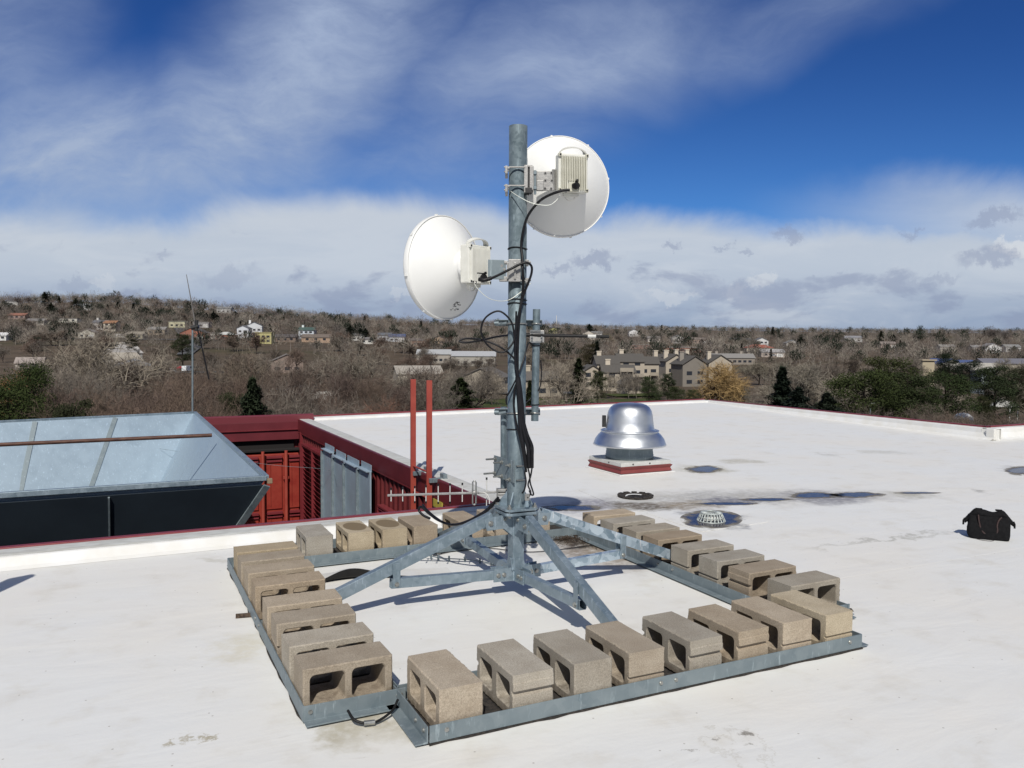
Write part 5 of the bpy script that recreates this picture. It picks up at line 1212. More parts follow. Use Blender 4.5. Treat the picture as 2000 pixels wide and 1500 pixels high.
hs_ = [
 (382, 545, 17, 10, 4.2, (.31, .125, .085), (.10, .09, .085), 'red brick house with a dark hipped roof behind the whip antenna pole', 0, 'gable', 0, 'y'),
 (443, 545, 12, 9, 3.4, (.30, .12, .08), (.52, .52, .50), 'small red brick house with white roof right of the bigger red one', 0, 'hip', 0, 'x'),
 (413, 552, 9, 8, 3.8, (.52, .50, .46), (.25, .24, .23), 'white flat house between the two red brick ones', 0, 'flat', 0, 'x'),
 (518, 520, 10, 9, 6.8, (.46, .42, .20), (.42, .38, .20), 'boxy flat-roofed yellow house with small windows', .05, 'flat', 0, 'x'),
 (478, 570, 8, 8, 6.5, (.60, .62, .66), (.15, .15, .16), 'white two storey house with a dark roof left of the yellow house', 0, 'gable', 0, 'y'),
 (498, 590, 11, 8, 7.5, (.62, .64, .66), (.13, .13, .14), 'white gabled house directly behind the yellow house', .2, 'gable', 1, 'y'),
 (601, 580, 11, 9, 5.8, (.55, .60, .66), (.06, .10, .09), 'pale blue house with dark green roof and a chimney', 0, 'gable', 1, 'x'),
 (620, 545, 19, 9, 2.9, (.40, .28, .20), (.16, .13, .11), 'long low tan brick ranch house below the pale blue house', 0, 'gable', 0, 'x'),
 (560, 540, 14, 8, 2.9, (.20, .15, .12), (.10, .09, .09), 'long dark ranch house right of the yellow house', 0, 'gable', 0, 'x'),
 (702, 590, 10, 8, 3.6, (.62, .62, .60), (.10, .10, .10), 'white house with dark roof left of two pointed dark evergreens', 0, 'gable', 0, 'x'),
 (718, 555, 9, 8, 2.8, (.60, .59, .56), (.16, .15, .15), 'small white ranch house just below the two pointed evergreens', 0, 'hip', 0, 'x'),
 (752, 610, 10, 8, 4.0, (.52, .54, .58), (.12, .13, .15), 'grey-roofed white house left of the blue-roofed one', 0, 'gable', 0, 'x'),
 (776, 605, 12, 9, 3.6, (.62, .64, .68), (.08, .10, .18), 'white house with a blue roof left of the left dish foot', 0, 'gable', 0, 'x'),
 (812, 560, 13, 9, 3.6, (.26, .17, .13), (.12, .10, .09), 'brown brick house with dark hipped roof under the left dish', 0, 'hip', 0, 'x'),
 (858, 600, 9, 8, 3.8, (.46, .34, .24), (.15, .12, .11), 'orange-tan gabled house right under the left dish rim', 0, 'gable', 0, 'y'),
 (176, 545, 11, 8, 3.6, (.50, .48, .42), (.24, .22, .20), 'cream house with grey gable roof at the foot of the left hill', 0, 'gable', 0, 'y'),
 (268, 540, 11, 8, 3.0, (.38, .34, .26), (.25, .22, .18), 'tan ranch house right of the white box truck', 0, 'gable', 0, 'x'),
 (200, 610, 10, 8, 5.0, (.44, .42, .40), (.14, .14, .15), 'dark glazed house left of the orange-roofed house', 0, 'gable', 1, 'x'),
 (220, 600, 9, 8, 5.5, (.52, .48, .40), (.28, .15, .085), 'cream house with an orange shingle roof on the left hillside', 0, 'gable', 0, 'x'),
 (138, 665, 16, 8, 3.0, (.60, .58, .52), (.24, .22, .21), 'long white low house high on the left hillside', 0, 'flat', 0, 'x'),
 (40, 690, 14, 8, 3.0, (.30, .22, .20), (.26, .12, .085), 'ranch house with a rust-orange roof at the far left of the hill', 0, 'gable', 0, 'x'),
 (8, 520, 8, 8, 3.0, (.70, .71, .70), (.66, .66, .66), 'white shed at the left edge of the picture', 0, 'gable', 0, 'x'),
 (75, 640, 14, 8, 3.0, (.36, .33, .30), (.2, .19, .19), 'grey low house below the rust-orange roofed house', 0, 'gable', 0, 'x'),
 (350, 650, 13, 8, 4.5, (.50, .48, .34), (.30, .30, .26), 'pale yellow house with a carport left of the whip antenna', 0, 'flat', 0, 'x'),
 (396, 660, 13, 8, 3.8, (.34, .33, .34), (.44, .44, .44), 'grey house with light flat roof right of the whip antenna', 0, 'flat', 0, 'x'),
 (310, 580, 12, 8, 3.4, (.40, .32, .24), (.26, .25, .24), 'tan low house left of the steep street', 0, 'gable', 0, 'x'),
 (165, 800, 16, 8, 4.0, (.62, .63, .64), (.28, .28, .30), 'white house near the top of the left hill', .2, 'gable', 0, 'x'),
 (30, 860, 13, 8, 4.0, (.5, .5, .5), (.2, .2, .2), 'small pale house on the skyline at far left', 0, 'flat', 0, 'x'),
 (98, 840, 18, 8, 3.6, (.45, .44, .42), (.38, .38, .38), 'flat roofed house on the hilltop between dark trees', 0, 'flat', 0, 'x'),
 (440, 880, 16, 9, 4.5, (.5, .5, .5), (.2, .2, .2), 'lone grey house on the ridge right of the whip antenna tip', 0, 'gable', 0, 'x'),
 (1080, 860, 10, 8, 6, (.36, .35, .16), (.14, .13, .13), 'yellow gabled house on the horizon right of the side pipe', 0, 'gable', 0, 'y'),
 (1148, 800, 12, 9, 6, (.52, .48, .42), (.15, .14, .13), 'cream house with steep gable above the stick antenna', 0, 'gable', 0, 'y'),
 (1164, 840, 11, 8, 5, (.60, .60, .60), (.18, .18, .18), 'white house right of the steep cream gable', 0, 'gable', 0, 'x'),
 (1236, 900, 11, 9, 5, (.68, .68, .68), (.22, .22, .22), 'bright white gabled house on the horizon above the fan', 0, 'gable', 0, 'y'),
 (1275, 780, 12, 8, 3.5, (.50, .46, .42), (.2, .18, .17), 'cream low house above the townhouses', 0, 'gable', 0, 'x'),
 (1322, 760, 11, 8, 5, (.50, .49, .48), (.17, .17, .18), 'white gabled house above the right townhouses', 0, 'gable', 0, 'y'),
 (1364, 770, 14, 8, 3.4, (.40, .30, .25), (.2, .17, .15), 'brown ranch house above the golden willow', 0, 'gable', 0, 'x'),
 (1484, 700, 11, 9, 6.0, (.62, .62, .62), (.14, .14, .15), 'white gabled house behind the red-roofed one', 0, 'gable', 0, 'y'),
 (1480, 600, 20, 11, 4.2, (.56, .50, .40), (.29, .10, .07), 'cream house with a broad red tile roof', 0, 'hip', 0, 'x'),
 (1445, 720, 18, 9, 5.0, (.05, .05, .055), (.06, .06, .06), 'dark house left of the red-roofed house', 0, 'gable', 0, 'x'),
 (1240, 640, 22, 9, 3.0, (.30, .18, .15), (.28, .26, .25), 'long low brick house above the left townhouses', 0, 'flat', 0, 'x'),
 (1330, 600, 30, 9, 3.4, (.30, .15, .12), (.40, .38, .37), 'long brick building with pale flat roof, centre right', 0, 'flat', 0, 'x'),
 (1505, 560, 16, 9, 3.2, (.44, .38, .34), (.34, .33, .33), 'low pinkish house right of the red tile roof', 0, 'gable', 0, 'x'),
 (1662, 830, 18, 9, 4.2, (.58, .58, .58), (.24, .24, .26), 'white house group on the horizon, right side', 0, 'gable', 0, 'x'),
 (1545, 700, 12, 9, 4.2, (.46, .44, .42), (.2, .2, .2), 'pale house above the grey cottonwood', 0, 'gable', 0, 'y'),
 (1730, 720, 14, 9, 3.2, (.48, .38, .34), (.26, .22, .2), 'pink-tan ranch house, right of centre on the slope', 0, 'gable', 0, 'x'),
 (1838, 400, 11, 11, 5.0, (.46, .43, .38), (.06, .09, .21), 'tan gabled building with a bright blue metal roof', .4, 'gable', 0, 'y'),
 (1862, 402, 18, 10, 4.4, (.28, .24, .2), (.06, .09, .21), 'long wing with blue metal roof beside the tan gable', 0, 'gable', 0, 'x'),
 (1895, 330, 23, 11, 4.4, (.09, .07, .06), (.40, .38, .34), 'dark building with pale tan low roof behind the right evergreens', .05, 'gable', 0, 'x'),
 (1955, 390, 24, 10, 5.5, (.44, .40, .34), (.15, .15, .18), 'cream building with grey-blue roof near the right edge', .1, 'gable', 0, 'x'),
 (1932, 640, 13, 9, 4.5, (.64, .64, .64), (.22, .21, .21), 'white gabled house on the skyline at the right', 0, 'gable', 0, 'y'),
 (1915, 650, 18, 8, 3.6, (.5, .48, .46), (.25, .24, .24), 'long low white house left of the skyline gable', 0, 'gable', 0, 'x'),
 (1972, 655, 12, 8, 4.0, (.6, .6, .6), (.24, .24, .24), 'small white house at the right edge skyline', 0, 'gable', 0, 'x'),
 (1804, 240, 4, 4, 9.5, (.44, .38, .27), (.40, .34, .25), 'narrow tan tower-like building among the dark evergreens', .2, 'flat', 0, 'x'),
 (1925, 235, 6, 5, 6.4, (.40, .46, .50), (.3, .32, .34), 'pale blue small building between dark evergreens at the right', .1, 'flat', 0, 'x'),
 (1845, 650, 12, 8, 4.0, (.56, .54, .50), (.22, .21, .20), 'cream house on the slope left of the long low white one', 0, 'gable', 0, 'x'),
 (235, 355, 10, 14, 3.0, (.42, .40, .37), (.34, .32, .30), 'low house with pale roof at the near end of the row below the left hill', .9, 'gable', 0, 'x'),
 (262, 300, 12, 12, 3.0, (.34, .33, .32), (.22, .23, .25), 'house with a blue-grey roof below the left cottonwood', .6, 'hip', 0, 'x'),
 (240, 325, 10, 14, 3.0, (.50, .46, .40), (.40, .36, .30), 'house with tan roof between the blue-grey roof and the paler one', .8, 'gable', 0, 'x'),
 (245, 390, 10, 13, 3.0, (.50, .50, .48), (.44, .42, .40), 'fourth house from the near end of the row below the left hill', .9, 'gable', 0, 'x'),
 (240, 420, 10, 13, 3.0, (.50, .48, .46), (.40, .38, .36), 'farthest house of the row below the left hill', .9, 'gable', 0, 'x'),
 (60, 310, 9, 9, 2.8, (.44, .40, .36), (.36, .31, .28), 'low pinkish roofed house behind the left pine', .4, 'gable', 0, 'x'),
 (570, 175, 9, 7, 2.6, (.28, .26, .25), (.36, .37, .39), 'low house with whitish roof behind the near bare trees, left of centre', .15, 'gable', 0, 'x'),
 (635, 165, 5, 5, 2.4, (.34, .31, .27), (.42, .40, .36), 'small pale roofed outbuilding right of the whitish roofed house', -.1, 'gable', 0, 'x'),
 (560, 320, 12, 10, 4.5, (.26, .2, .17), (.2, .18, .17), 'brown gabled house among bare trees below the dark ranch house', .3, 'gable', 0, 'y'),
 (815, 255, 14, 10, 4.2, (.40, .36, .30), (.36, .33, .29), 'tan roofed house just above the red ladder rails', .3, 'gable', 0, 'x'),
]
for k, (px, v, w_, d, h, wc, rc, lb, rz, kd, ch, rg) in enumerate(hs_):
    house(px, v, w_, d, h, wc, rc, lb, rz, kd, ch, 3 if w_ > 9 else 2, 2 if h > 5.4 else 1, rg, garage=(k % 3 == 0 and w_ > 10))
# gazebo, street lamp, vehicles
gp = wp(1962, 150); ga = empty('gazebo', tuple(gp), 'small gazebo with pale pointed roof at the lower right beyond the parapet', 'gazebo')
b = B(); b.lathe([(2.6, 2.6), (1.3, 3.6), (.01, 4.3)], gp, 6, smooth=False); b.lathe([(2.6, 2.6), (.01, 2.7)], gp, 6, smooth=False); child(b, 'roof', ROOF, ga, (.40, .40, .38))
for k in range(6): b = B(); b.tube([gp+V((2.3*math.cos(k*1.047), 2.3*math.sin(k*1.047), -.3)), gp+V((2.3*math.cos(k*1.047), 2.3*math.sin(k*1.047), 2.65))], .09, 6); b.build('post', TRIM, ga)
gp = wp(1702, 105); lp = empty('street_lamp', tuple(gp), 'grey street lamp post beyond the right parapet in front of dark trees', 'street lamp')
zt = at(1702, 788, 105).z; b = B(); b.tube([gp+V((0, 0, -.3)), V((gp.x, gp.y, zt))], [.10, .07], 8); b.build('pole', G3, lp)
b = B(); b.box(V((gp.x, gp.y, zt))+R2*.25+V((0, 0, .05)), (.75, .35, .16), -YAW); b.build('lamp_head', CURB, lp, .02)
gp = wp(1884, 140); b = B(); b.lathe([(1.9, 0), (1.85, .6), (1.5, 1.5), (.9, 2.0), (.01, 2.2)], gp, 20); b.lathe([(1.93, .5), (1.95, .55), (1.90, .6)], gp, 20)
td = empty('playground_dome', tuple(gp), 'round white dome standing on the dry ground beyond the right parapet', 'dome'); child(b, 'shell', TRIM, td)
CARP = M('car_paint', (1, 1, 1), None, 3, .3, objcol=True)
def car(px, v, c, label, rz, kind='car'):
    p = wp(px, v, .65); root = empty('parked_car' if kind == 'car' else 'van' if kind == 'van' else 'box_truck', tuple(p), label, {'car': 'car', 'van': 'van', 'truck': 'truck'}[kind])
    Mx = Matrix.Translation(p) @ Matrix.Rotation(-YAW+rz, 4, 'Z')
    def nb(): b = B(); b.M = Mx; return b
    pf = {'car': [(-2.2, .35), (2.2, .35), (2.25, .8), (1.3, .95), (.7, 1.42), (-1.0, 1.45), (-1.8, 1.0), (-2.25, .9)], 'van': [(-2.6, .35), (2.6, .35), (2.65, 1.0), (1.9, 1.25), (1.4, 2.2), (-2.55, 2.25)], 'truck': [(-3.6, .5), (3.2, .5), (3.3, 1.3), (2.6, 1.5), (2.3, 2.3), (1.6, 2.3), (1.6, 3.1), (-3.6, 3.1)]}[kind]
    b = nb(); n = len(pf); b.add([(x, -.9, z) for x, z in pf]+[(x, .9, z) for x, z in pf], [tuple(range(n)), tuple(range(2*n-1, n-1, -1))]+[(i, i+n, (i+1) % n+n, (i+1) % n) for i in range(n)]); o = child(b, 'body', CARP, root, c)
    bv = o.modifiers.new('bevel', 'BEVEL'); bv.width = .08; bv.segments = 2
    xf, zf, zt2 = {'car': (.0, 1.0, 1.36), 'van': (1.3, 1.25, 2.0), 'truck': (2.1, 1.5, 2.15)}[kind]; wl = {'car': 1.9, 'van': 1.0, 'truck': .8}[kind]
    b = nb(); b.box((xf-.1, 0, (zf+zt2)/2), (wl, 1.84, zt2-zf)); b.build('window', GLASS, root)
    wx = {'car': 1.35, 'van': 1.7, 'truck': 2.2}[kind]
    for sx in (-1, 1):
        for sy_ in (-1, 1): b = nb(); b.tube([V((sx*wx, sy_*.72, .34)), V((sx*wx, sy_*.93, .34))], .34, 14); b.build('wheel', BLACK, root)
    return root
car(365, 305, (.72, .74, .76), 'white van on the street right of the row of low houses', 1.5, 'van')
car(355, 312, (.35, .02, .03), 'red car parked just left of the white van', 1.2)
car(331, 300, (.35, .37, .40), 'silver car left of the red one on the same street', .2)
car(235, 530, (.72, .72, .72), 'white box truck parked on the street below the left hill', 0, 'truck')
car(215, 532, (.6, .61, .62), 'white car left of the box truck', 0)
car(862, 203, (.04, .045, .05), 'dark car on the road right of the red ladder rails', .1)
car(1510, 556, (.5, .5, .52), 'grey car by the low pinkish house', 0)
car(1462, 590, (.05, .05, .06), 'black car in front of the red tile roofed house', 0)
tp = wp(1086, 1500); b = B(); b.tube([tp+V((0, 0, 0)), tp+V((0, 0, 24))], .6, 6); tag(b.build('radio_mast', TRIM), 'tiny white pole on the horizon right of the side pipe', 'mast')
FTP = wp(1040, 330)

# ================================================================ trees
TWIG = M('bare_twigs', (.72, .71, .72), (.90, .88, .87), .6, .95, objcol=True, spec=.1, rnd=.10); BARK = M('tree_bark', (.45, .45, .45), (.75, .75, .75), 2., .95, objcol=True, spec=.1)
NEED = M('evergreen_needles', (.80, .74, .72), (1.3, 1.18, 1.1), .9, .9, objcol=True, spec=.15, rnd=.12)
def rv(): return V((random.gauss(0, 1), random.gauss(0, 1), random.gauss(0, 1))).normalized()
def mesh_of(b, name, m):
    me = bpy.data.meshes.new(name); me.from_pydata(b.v, [], b.f); me.materials.append(m); me.update(); return me
def bare(seed, H, levels, spread=.75, kids=(4, 4, 4, 3, 3), tw=.03, twn=5, twl=1.1, trunk=.22, stems=1, up=.35, split=.3, droop=0., split_lv=3):
    """unit tree of height ~H: returns trunk+limb mesh and twig crown mesh"""
    random.seed(seed); tb_, cb = B(), B()
    def limb(p, d, L_, r, lv):
        n = 4 if lv < 3 else 2; pts = [p]; q = p.copy(); dd = d.copy()
        for k in range(n):
            dd = (dd+rv()*.16+V((0, 0, up*.14-droop*lv*.05))).normalized(); q = q+dd*(L_/n); pts.append(q.copy())
        tgt = tb_ if lv < split_lv else cb
        tgt.tube(pts, [r*(1-.55*i/n) for i in range(n+1)], 6 if lv < 2 else 4 if lv < 3 else 3, cap=False)
        if lv >= levels:
            for k in range(twn):
                s_ = pts[random.randint(1, n)]; td_ = (dd*.7+rv()*.9+V((0, 0, .25-droop))).normalized()
                e_ = s_+td_*twl*random.uniform(.5, 1.2); w_ = td_.cross(rv()).normalized()*tw*.5
                m_ = s_.lerp(e_, .55)+rv()*.06*twl
                cb.add([s_-w_, s_+w_, m_+w_*.7, m_-w_*.7], [(0, 1, 2, 3)]); cb.add([m_-w_*.7, m_+w_*.7, e_], [(0, 1, 2)])
                for j in range(2):
                    d3 = (td_+rv()*.8).normalized(); o_ = s_.lerp(e_, random.uniform(.2, .8)); e3 = o_+d3*twl*.5; cb.add([o_-w_*.6, o_+w_*.6, e3], [(0, 1, 2)])
            return
        for k in range(kids[min(lv, len(kids)-1)]):
            u_ = split+(1-split)*(k+random.random())/kids[min(lv, len(kids)-1)]; i = min(n-1, int(u_*n)); s_ = pts[i].lerp(pts[i+1], u_*n-i)
            a = dd.orthogonal().normalized(); a.rotate(Matrix.Rotation(random.uniform(0, 6.283), 3, dd)); nd = (dd*(1-spread*.55)+a*spread+V((0, 0, up*.5))).normalized()
            limb(s_, nd, L_*random.uniform(.58, .78), r*.55, lv+1)
    for s_ in range(stems):
        a = random.uniform(0, 6.283); lean = .12 if stems == 1 else .38
        limb(V((math.cos(a)*.25*(stems > 1), math.sin(a)*.25*(stems > 1), -.3)), V((math.cos(a)*lean, math.sin(a)*lean, 1)).normalized(), H*.42, trunk*(1 if stems == 1 else .5), 0)
    zmax = max(p[2] for p in cb.v); k = H/zmax
    for q in (tb_, cb): q.v = [(x*k, y*k, z*k) for x, y, z in q.v]
    return mesh_of(tb_, 'trunk', BARK), mesh_of(cb, 'crown', TWIG)
def spruce(seed, H, R_, n=1500,  taper=1.0, top=.0, rough_=.25, leaf=.55):
    random.seed(seed); tb_, cb = B(), B(); tb_.tube([V((0, 0, -.3)), V((0, 0, H*.9))], [H*.018+.05, .03], 6)
    for k in range(n):
        u_ = random.random()**.75; z = H*(.07+.91*u_); rr = R_*((1-u_)**taper*(1-top)+top*math.sqrt(max(0, 1-(2*u_-.85)**2 if top else 0)))+.12
        an = random.uniform(0, 6.283); lay = .72+.28*math.cos(z/H*55+an*1.0+seed); ra = rr*(random.random()**.45)*lay*(1+rough_*noise.noise(V((math.cos(an)*1.6, math.sin(an)*1.6, z*.35+seed))))*1.1
        c_ = V((ra*math.cos(an), ra*math.sin(an), z-ra*.12)); d = V((math.cos(an), math.sin(an), random.uniform(-.45, .25))).normalized(); s_ = d.cross(V((0, 0, 1))).normalized(); l_ = leaf*random.uniform(.6, 1.4)
        cb.add([c_-s_*l_*.5, c_+d*l_*.4+V((0, 0, .12*l_)), c_+s_*l_*.5, c_-d*l_*.4], [(0, 1, 2), (0, 2, 3)]); 
        for j in range(2): e_ = c_+rv()*l_*.8; cb.add([c_, c_+s_*l_*.25, e_], [(0, 1, 2)])
    return mesh_of(tb_, 'trunk', BARK), mesh_of(cb, 'crown', NEED)
def pine(seed, H, R_, n=60, leaf=.22):       # irregular clumps of needles on limbs
    random.seed(seed); tb_, cb = B(), B(); tb_.tube([V((0, 0, -.3)), V((.15, 0, H*.45)), V((0, .1, H*.93))], [.26, .18, .04], 7)
    for k in range(n):
        u_ = .22+.76*random.random(); z = H*u_; an = random.uniform(0, 6.283); rr = R_*math.sqrt(max(.02, 1-((u_-.48)/.56)**2))*random.uniform(.35, 1.); c_ = V((rr*math.cos(an), rr*math.sin(an), z+rr*.10))
        tb_.tube([V((0, 0, z-.5)), c_], [.07, .02], 4, cap=False); cr = R_*random.uniform(.22, .38)
        for j in range(200):
            o_ = rv()*cr*random.random()**.4; o_.z *= .55; q = c_+o_; d = (rv()+o_.normalized()).normalized(); s_ = d.cross(rv()).normalized()*leaf*.28; cb.add([q-s_, q+s_, q+d*leaf*1.2], [(0, 1, 2)])
    return mesh_of(tb_, 'trunk', BARK), mesh_of(cb, 'crown', NEED)
def plant(kind, px, v, h, meshes, H0, tc_, bc, label, cat='tree', group=None, sx=1., rz=None):
    p = wp(px, v); s_ = h/H0; rt = bpy.data.objects.new(kind, None); rt.empty_display_size = .5; col.objects.link(rt); rt.location = p
    rt.scale = (s_*sx, s_*sx, s_); rt.rotation_euler = (0, 0, random.uniform(0, 6.28) if rz is None else rz)
    for nm, me, c_ in (('trunk', meshes[0], bc), ('crown', meshes[1], tc_)):
        o = bpy.data.objects.new(nm, me); col.objects.link(o); o.parent = rt; j = random.uniform(.85, 1.15); o.color = (c_[0]*j, c_[1]*j, c_[2]*j, 1)
    tag(rt, label, cat, group); return rt
def hfor(px, v, ptop): u = (px-1000)/FPX*v; return 1.6+(672-ptop)/FPX*v-gz(u, v)
COT = [bare(11, 16, 5, .85, (5, 4, 4, 3, 3), .045, 4, 1.3, .5, up=.30, split=.25), bare(12, 16, 5, .8, (5, 4, 4, 3, 3), .045, 4, 1.3, .5, up=.32, split=.3), bare(13, 16, 5, .9, (4, 4, 4, 3, 3), .045, 4, 1.3, .45, up=.28, split=.28)]
BSH = [bare(21+k, 11, 4, .6, (4, 4, 4, 3), .030, 6, 1.0, .22, stems=3, up=.55, split=.2) for k in range(4)]
MID = [bare(31+k, 10, 4, .72, (5, 4, 3, 3), .07, 5, 1.3, .2, up=.4, split=.25) for k in range(4)]
FAR = [bare(41+k, 9, 3, .7, (5, 4, 4), .16, 6, 1.7, .2, up=.4, split=.22) for k in range(4)]
WIL = bare(51, 11, 4, .8, (6, 5, 4, 3), .045, 9, 1.5, .4, up=.35, split=.2, droop=.25)
SPR = [spruce(61, 12, 4.0, 4200, .85, leaf=.5), spruce(62, 12, 3.6, 4200, .95, leaf=.5), spruce(63, 12, 5.0, 4600, .75, leaf=.5)]
FSP = [spruce(64+k, 10, 3.4, 600, .75, leaf=1.0) for k in range(2)]+[spruce(67, 9, 4.2, 700, .6, .8, leaf=1.0), spruce(68, 8, 4.4, 700, .5, .9, leaf=1.0)]
PIN = [pine(71, 12, 4.2, 64), pine(72, 12, 4.6, 60), pine(73, 12, 3.6, 64)]
GT, GB, BT, RT_ = (.34, .305, .25), (.235, .21, .18), (.175, .148, .125), (.18, .135, .11)
DK = (.055, .045, .038)
random.seed(99)
def P_(k, *a, **kw): return plant(k, *a, **kw)
P_('cottonwood_tree', 150, 120, hfor(150, 120, 636), COT[0], 16, GT, (.12, .10, .085), 'big pale bare cottonwood at the left, above the metal funnel', sx=1.15)
P_('cottonwood_tree', 688, 130, hfor(688, 130, 650), COT[1], 16, GT, (.12, .10, .085), 'big pale bare cottonwood left of the left dish, above the red coping', sx=1.1)
P_('cottonwood_tree', 1585, 118, hfor(1585, 118, 686), COT[2], 16, (.27, .25, .21), (.08, .07, .06), 'spreading grey bare cottonwood on the right with dark forked trunk', sx=1.2)
P_('cottonwood_tree', 930, 125, hfor(930, 125, 690), COT[1], 16, GB, (.10, .085, .07), 'bare brown cottonwood between the left ladder rails and the mast', sx=.9)
P_('cottonwood_tree', 1105, 130, hfor(1105, 130, 690), COT[2], 16, GT, (.09, .08, .07), 'bare cottonwood with curving limbs just right of the side pipe', sx=.8)
P_('cottonwood_tree', 480, 100, hfor(480, 100, 672), COT[2], 16, (.22, .185, .145), (.10, .085, .07), 'tangled brown bare tree right of the whip antenna', sx=1.)
P_('willow_tree', 1392, 165, hfor(1392, 165, 694), WIL, 11, (.38, .27, .13), (.16, .11, .06), 'golden bare willow in front of the townhouses', sx=1.3)
P_('willow_tree', 12, 95, hfor(12, 95, 715), WIL, 11, (.34, .19, .08), (.14, .09, .05), 'orange-brown bare willow at the far left edge', sx=.8)
P_('spruce_tree', 1130, 172, hfor(1130, 172, 698), SPR[0], 12, (.030, .045, .022), DK, 'tall dark spruce on the lawn right of the side pipe', sx=1.25)
P_('pine_tree', 1168, 178, hfor(1168, 178, 724), PIN[2], 12, (.045, .060, .028), DK, 'ragged green pine just right of the tall dark spruce', sx=.8)
P_('spruce_tree', 493, 57, hfor(493, 57, 738), SPR[2], 12, (.035, .052, .030), DK, 'dark spruce above the red coping, left of centre', sx=.75)
P_('spruce_tree', 900, 112, hfor(900, 112, 738), SPR[2], 12, (.030, .045, .020), DK, 'broad dark spruce between ladder and mast', sx=1.5)
P_('spruce_tree', 1035, 118, hfor(1035, 118, 742), SPR[0], 12, (.030, .042, .020), DK, 'dark spruce partly hidden behind the side pipe', sx=.9)
P_('pine_tree', 1268, 170, hfor(1268, 170, 735), PIN[0], 12, (.030, .046, .022), DK, 'round dark pine left of the golden willow', sx=1.)
P_('pine_tree', 1320, 160, hfor(1320, 160, 754), PIN[1], 12, (.035, .050, .022), DK, 'low olive-green pine below the golden willow', sx=1.1)
P_('pine_tree', 1355, 158, hfor(1355, 158, 760), PIN[0], 12, (.040, .052, .024), DK, 'low wide pine at the foot of the golden willow', sx=1.1)
P_('pine_tree', 1305, 190, hfor(1305, 190, 728), PIN[2], 12, (.028, .042, .022), DK, 'dark pine against the large grey townhouse', sx=.8)
P_('spruce_tree', 1528, 100, hfor(1528, 100, 712), SPR[1], 12, (.032, .050, .036), DK, 'blue-green spruce left of the spreading grey cottonwood', sx=1.35)
P_('spruce_tree', 1560, 95, hfor(1560, 95, 752), SPR[2], 12, (.030, .046, .036), DK, 'low blue-green spruce under the spreading grey cottonwood', sx=1.3)
P_('spruce_tree', 1617, 88, hfor(1617, 88, 762), SPR[2], 12, (.030, .044, .030), DK, 'small dark spruce right of the cottonwood trunk', sx=1.3)
P_('pine_tree', 1690, 105, hfor(1690, 105, 722), PIN[1], 12, (.038, .056, .020), DK, 'large dark green pine, left one of the right-hand clump', sx=1.35)
P_('pine_tree', 1735, 115, hfor(1735, 115, 697), PIN[0], 12, (.036, .048, .020), DK, 'tallest dark pine of the right-hand clump', sx=1.1)
P_('pine_tree', 1775, 108, hfor(1775, 108, 728), PIN[2], 12, (.034, .050, .022), DK, 'dark pine, right one of the right-hand clump', sx=1.3)
P_('pine_tree', 1847, 112, hfor(1847, 112, 724), PIN[1], 12, (.034, .054, .022), DK, 'green pine between the clump and the right edge', sx=1.1)
P_('pine_tree', 1853, 215, hfor(1853, 215, 687), PIN[0], 12, (.022, .034, .020), DK, 'dark pine in front of the blue metal roof', sx=1.)
P_('pine_tree', 1895, 210, hfor(1895, 210, 702), PIN[1], 12, (.022, .034, .022), DK, 'dark pine in front of the pale tan roof', sx=1.1)
P_('pine_tree', 1945, 130, hfor(1945, 130, 712), PIN[2], 12, (.026, .040, .020), DK, 'dark pine near the right edge above the gazebo', sx=1.2)
P_('pine_tree', 1990, 150, hfor(1990, 150, 715), PIN[0], 12, (.028, .036, .020), DK, 'dark pine at the right edge', sx=.9)
P_('pine_tree', 1925, 118, hfor(1925, 118, 770), PIN[0], 12, (.032, .040, .018), DK, 'low olive pine left of the gazebo', sx=.8)
P_('pine_tree', 55, 78, hfor(55, 78, 720), PIN[1], 12, (.038, .060, .020), DK, 'bushy green pine at the left above the metal funnel', sx=.7)
P_('pine_tree', 15, 70, hfor(15, 70, 765), PIN[0], 12, (.034, .052, .018), DK, 'low green pine at the left edge', sx=1.1)
P_('pine_tree', 470, 66, hfor(470, 66, 775), PIN[0], 12, (.036, .046, .024), DK, 'low dark pine beside the spruce above the red coping', sx=.8)
P_('pine_tree', 140, 60, hfor(140, 60, 792), PIN[2], 12, (.036, .046, .024), DK, 'low dark pine top showing over the metal funnel', sx=.8)
P_('pine_tree', 357, 330, hfor(357, 330, 657), PIN[2], 12, (.036, .048, .026), DK, 'dark green pine left of the whip antenna pole, below the red brick house', sx=1.)
P_('pine_tree', 257, 370, hfor(257, 370, 657), PIN[2], 12, (.036, .040, .024), DK, 'brownish green tree beside the row of low houses', sx=.9)
P_('spruce_tree', 1166, 330, hfor(1166, 330, 665), SPR[1], 12, (.024, .034, .022), DK, 'dark pointed tree behind the left townhouses', sx=1.)
P_('pine_tree', 1150, 335, hfor(1150, 335, 672), PIN[0], 12, (.050, .048, .028), DK, 'olive round tree behind the left townhouses', sx=1.)
